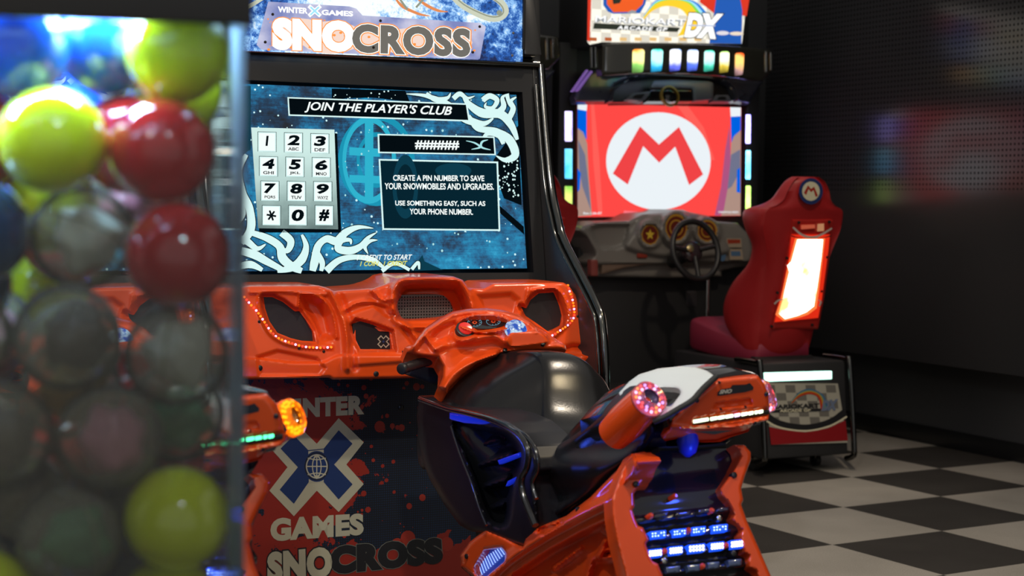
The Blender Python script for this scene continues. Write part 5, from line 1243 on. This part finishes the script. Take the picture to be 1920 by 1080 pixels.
placed = []
def where(x, y, d):
    """centre of a ball at depth d behind the front pane"""
    return BF.hit([(x, y)], NY, d)[0]
def ball(kind, loc, label, toy='dark'):
    W_ = BF.world(loc); placed.append(np.array(loc))
    rot = (RNG.rand() * 3, RNG.rand() * 3, RNG.rand() * 3)
    if kind == 'clear':
        o = thing('toy_capsule', label, 'capsule', tuple(W_), 0, GRP); o.rotation_euler = rot
        put('capsule_shell', shell, (0, 0, 0), o); put('capsule_seam', SEAMM, (0, 0, 0), o); put('toy', toyme[toy], (.004, -.006, .003), o)
    else:
        o = put('toy_ball', bme[kind], W_, None, rot); tag(o, label, 'ball', GRP)
    return o
FRONT = [  # x, y, depth, kind, label, toy
    (118, 268, .062, 'yellow', 'bright yellow-green ball at the front pane, left of the red balls'), (345, 150, .085, 'yellow', 'yellow ball right under the lid near the right edge'),
    (302, 300, .068, 'red', 'dark red ball at the front, right of the large yellow ball'), (366, 462, .060, 'red', 'dark red ball under the other red one by the right edge'),
    (215, 465, .064, 'clear', 'clear capsule between the dark blue ball and the lower red ball', 'white'), (10, 452, .066, 'navy', 'dark blue ball cut by the left border of the photo'),
    (140, 628, .060, 'clear', 'clear capsule with a dark brown toy, left of centre', 'dark'), (325, 632, .062, 'clear', 'clear capsule with a white and amber toy below the red balls', 'white'),
    (235, 815, .062, 'clear', 'clear capsule with a pale toy in the middle of the lower pile', 'pink'), (30, 800, .066, 'clear', 'clear capsule at the left border above the yellow ball', 'dark'),
    (352, 945, .058, 'yellow', 'yellow ball in the lower right of the case'), (385, 775, .110, 'clear', 'cloudy clear capsule above the lower yellow ball', 'green'),
    (150, 998, .060, 'clear', 'clear capsule with a green toy near the bottom', 'green'), (-20, 1120, .062, 'yellow', 'yellow ball in the bottom left corner'),
    (318, 1128, .080, 'yellow', 'yellow ball at the bottom edge below the other yellow one'), (-70, 620, .07, 'clear', 'clear capsule barely inside the left border', 'dark'),
    (60, 105, .115, 'blue', 'blue ball under the lid at the far left'), (205, 95, .125, 'blue', 'blue ball under the lid beside the yellow one'), (-30, 240, .12, 'red', 'red ball cut by the left border beside the yellow one'),
    (232, 210, .150, 'red', 'red ball glimpsed between the two upper yellow balls'), (405, 165, .175, 'yellow', 'yellow ball half hidden behind the upper yellow one'),
    (120, 385, .155, 'yellow', 'olive yellow ball behind the large yellow one'), (215, 350, .19, 'clear', 'clear capsule with a pink toy showing between the red and yellow balls', 'pink'),
    (60, 925, .13, 'clear', 'clear capsule behind the lower left row', 'dark'), (255, 930, .13, 'clear', 'clear capsule beside the lower yellow ball', 'dark'), (130, 730, .14, 'clear', 'clear capsule behind the second row', 'amber')]
FP_ = np.array([where(e[0], e[1], e[2] + .006) for e in FRONT])
for it in range(400):
    for i in range(len(FP_)):
        for j in range(i):
            d = FP_[i] - FP_[j]; L_ = np.linalg.norm(d)
            if L_ < RB * 2.01:
                g_ = norm(d * np.array([1, 1.6, 1])) * (RB * 2.01 - L_) * .5
                if FP_[i][1] > FP_[j][1] + .02: FP_[i] += 1.6 * g_; FP_[j] -= .4 * g_
                else: FP_[i] += g_; FP_[j] -= g_
    FP_[:, 0] = np.clip(FP_[:, 0], -CW + .055, -.0545); FP_[:, 1] = np.clip(FP_[:, 1], .054, CDP - .058); FP_[:, 2] = np.clip(FP_[:, 2], ZB + .052, ztop - .005)
for e, p in zip(FRONT, FP_): ball(e[3], p, e[4], e[5] if len(e) > 5 else 'dark')
kinds = ['clear', 'navy', 'clear', 'red', 'clear', 'navy', 'yellow']
words = {'clear': ('clear capsule', ), 'navy': ('dark blue ball',), 'red': ('red ball',), 'yellow': ('yellow ball',), 'blue': ('blue ball',)}
n_ = 0
for _ in range(26000):
    p = np.array([-CW + .06 + RNG.rand() * (CW - .125), .06 + RNG.rand() * (CDP - .12), ZB + .052 + RNG.rand() * (ztop - ZB - .13)])
    if p[0] > -.10 - (p[1] - .06) * .2 and p[2] > 1.0: continue
    if p[1] < .10 and p[2] > .82: continue
    if min(np.linalg.norm(p - q) for q in placed) < RB * 2.002: continue
    k = kinds[n_ % 7] if p[2] < 1.22 else ('blue', 'blue', 'navy', 'clear')[n_ % 4]
    ball(k, p, '%s deep in the pile behind the front row of the dispenser' % words[k][0], ('dark', 'amber', 'green', 'pink')[n_ % 4]); n_ += 1
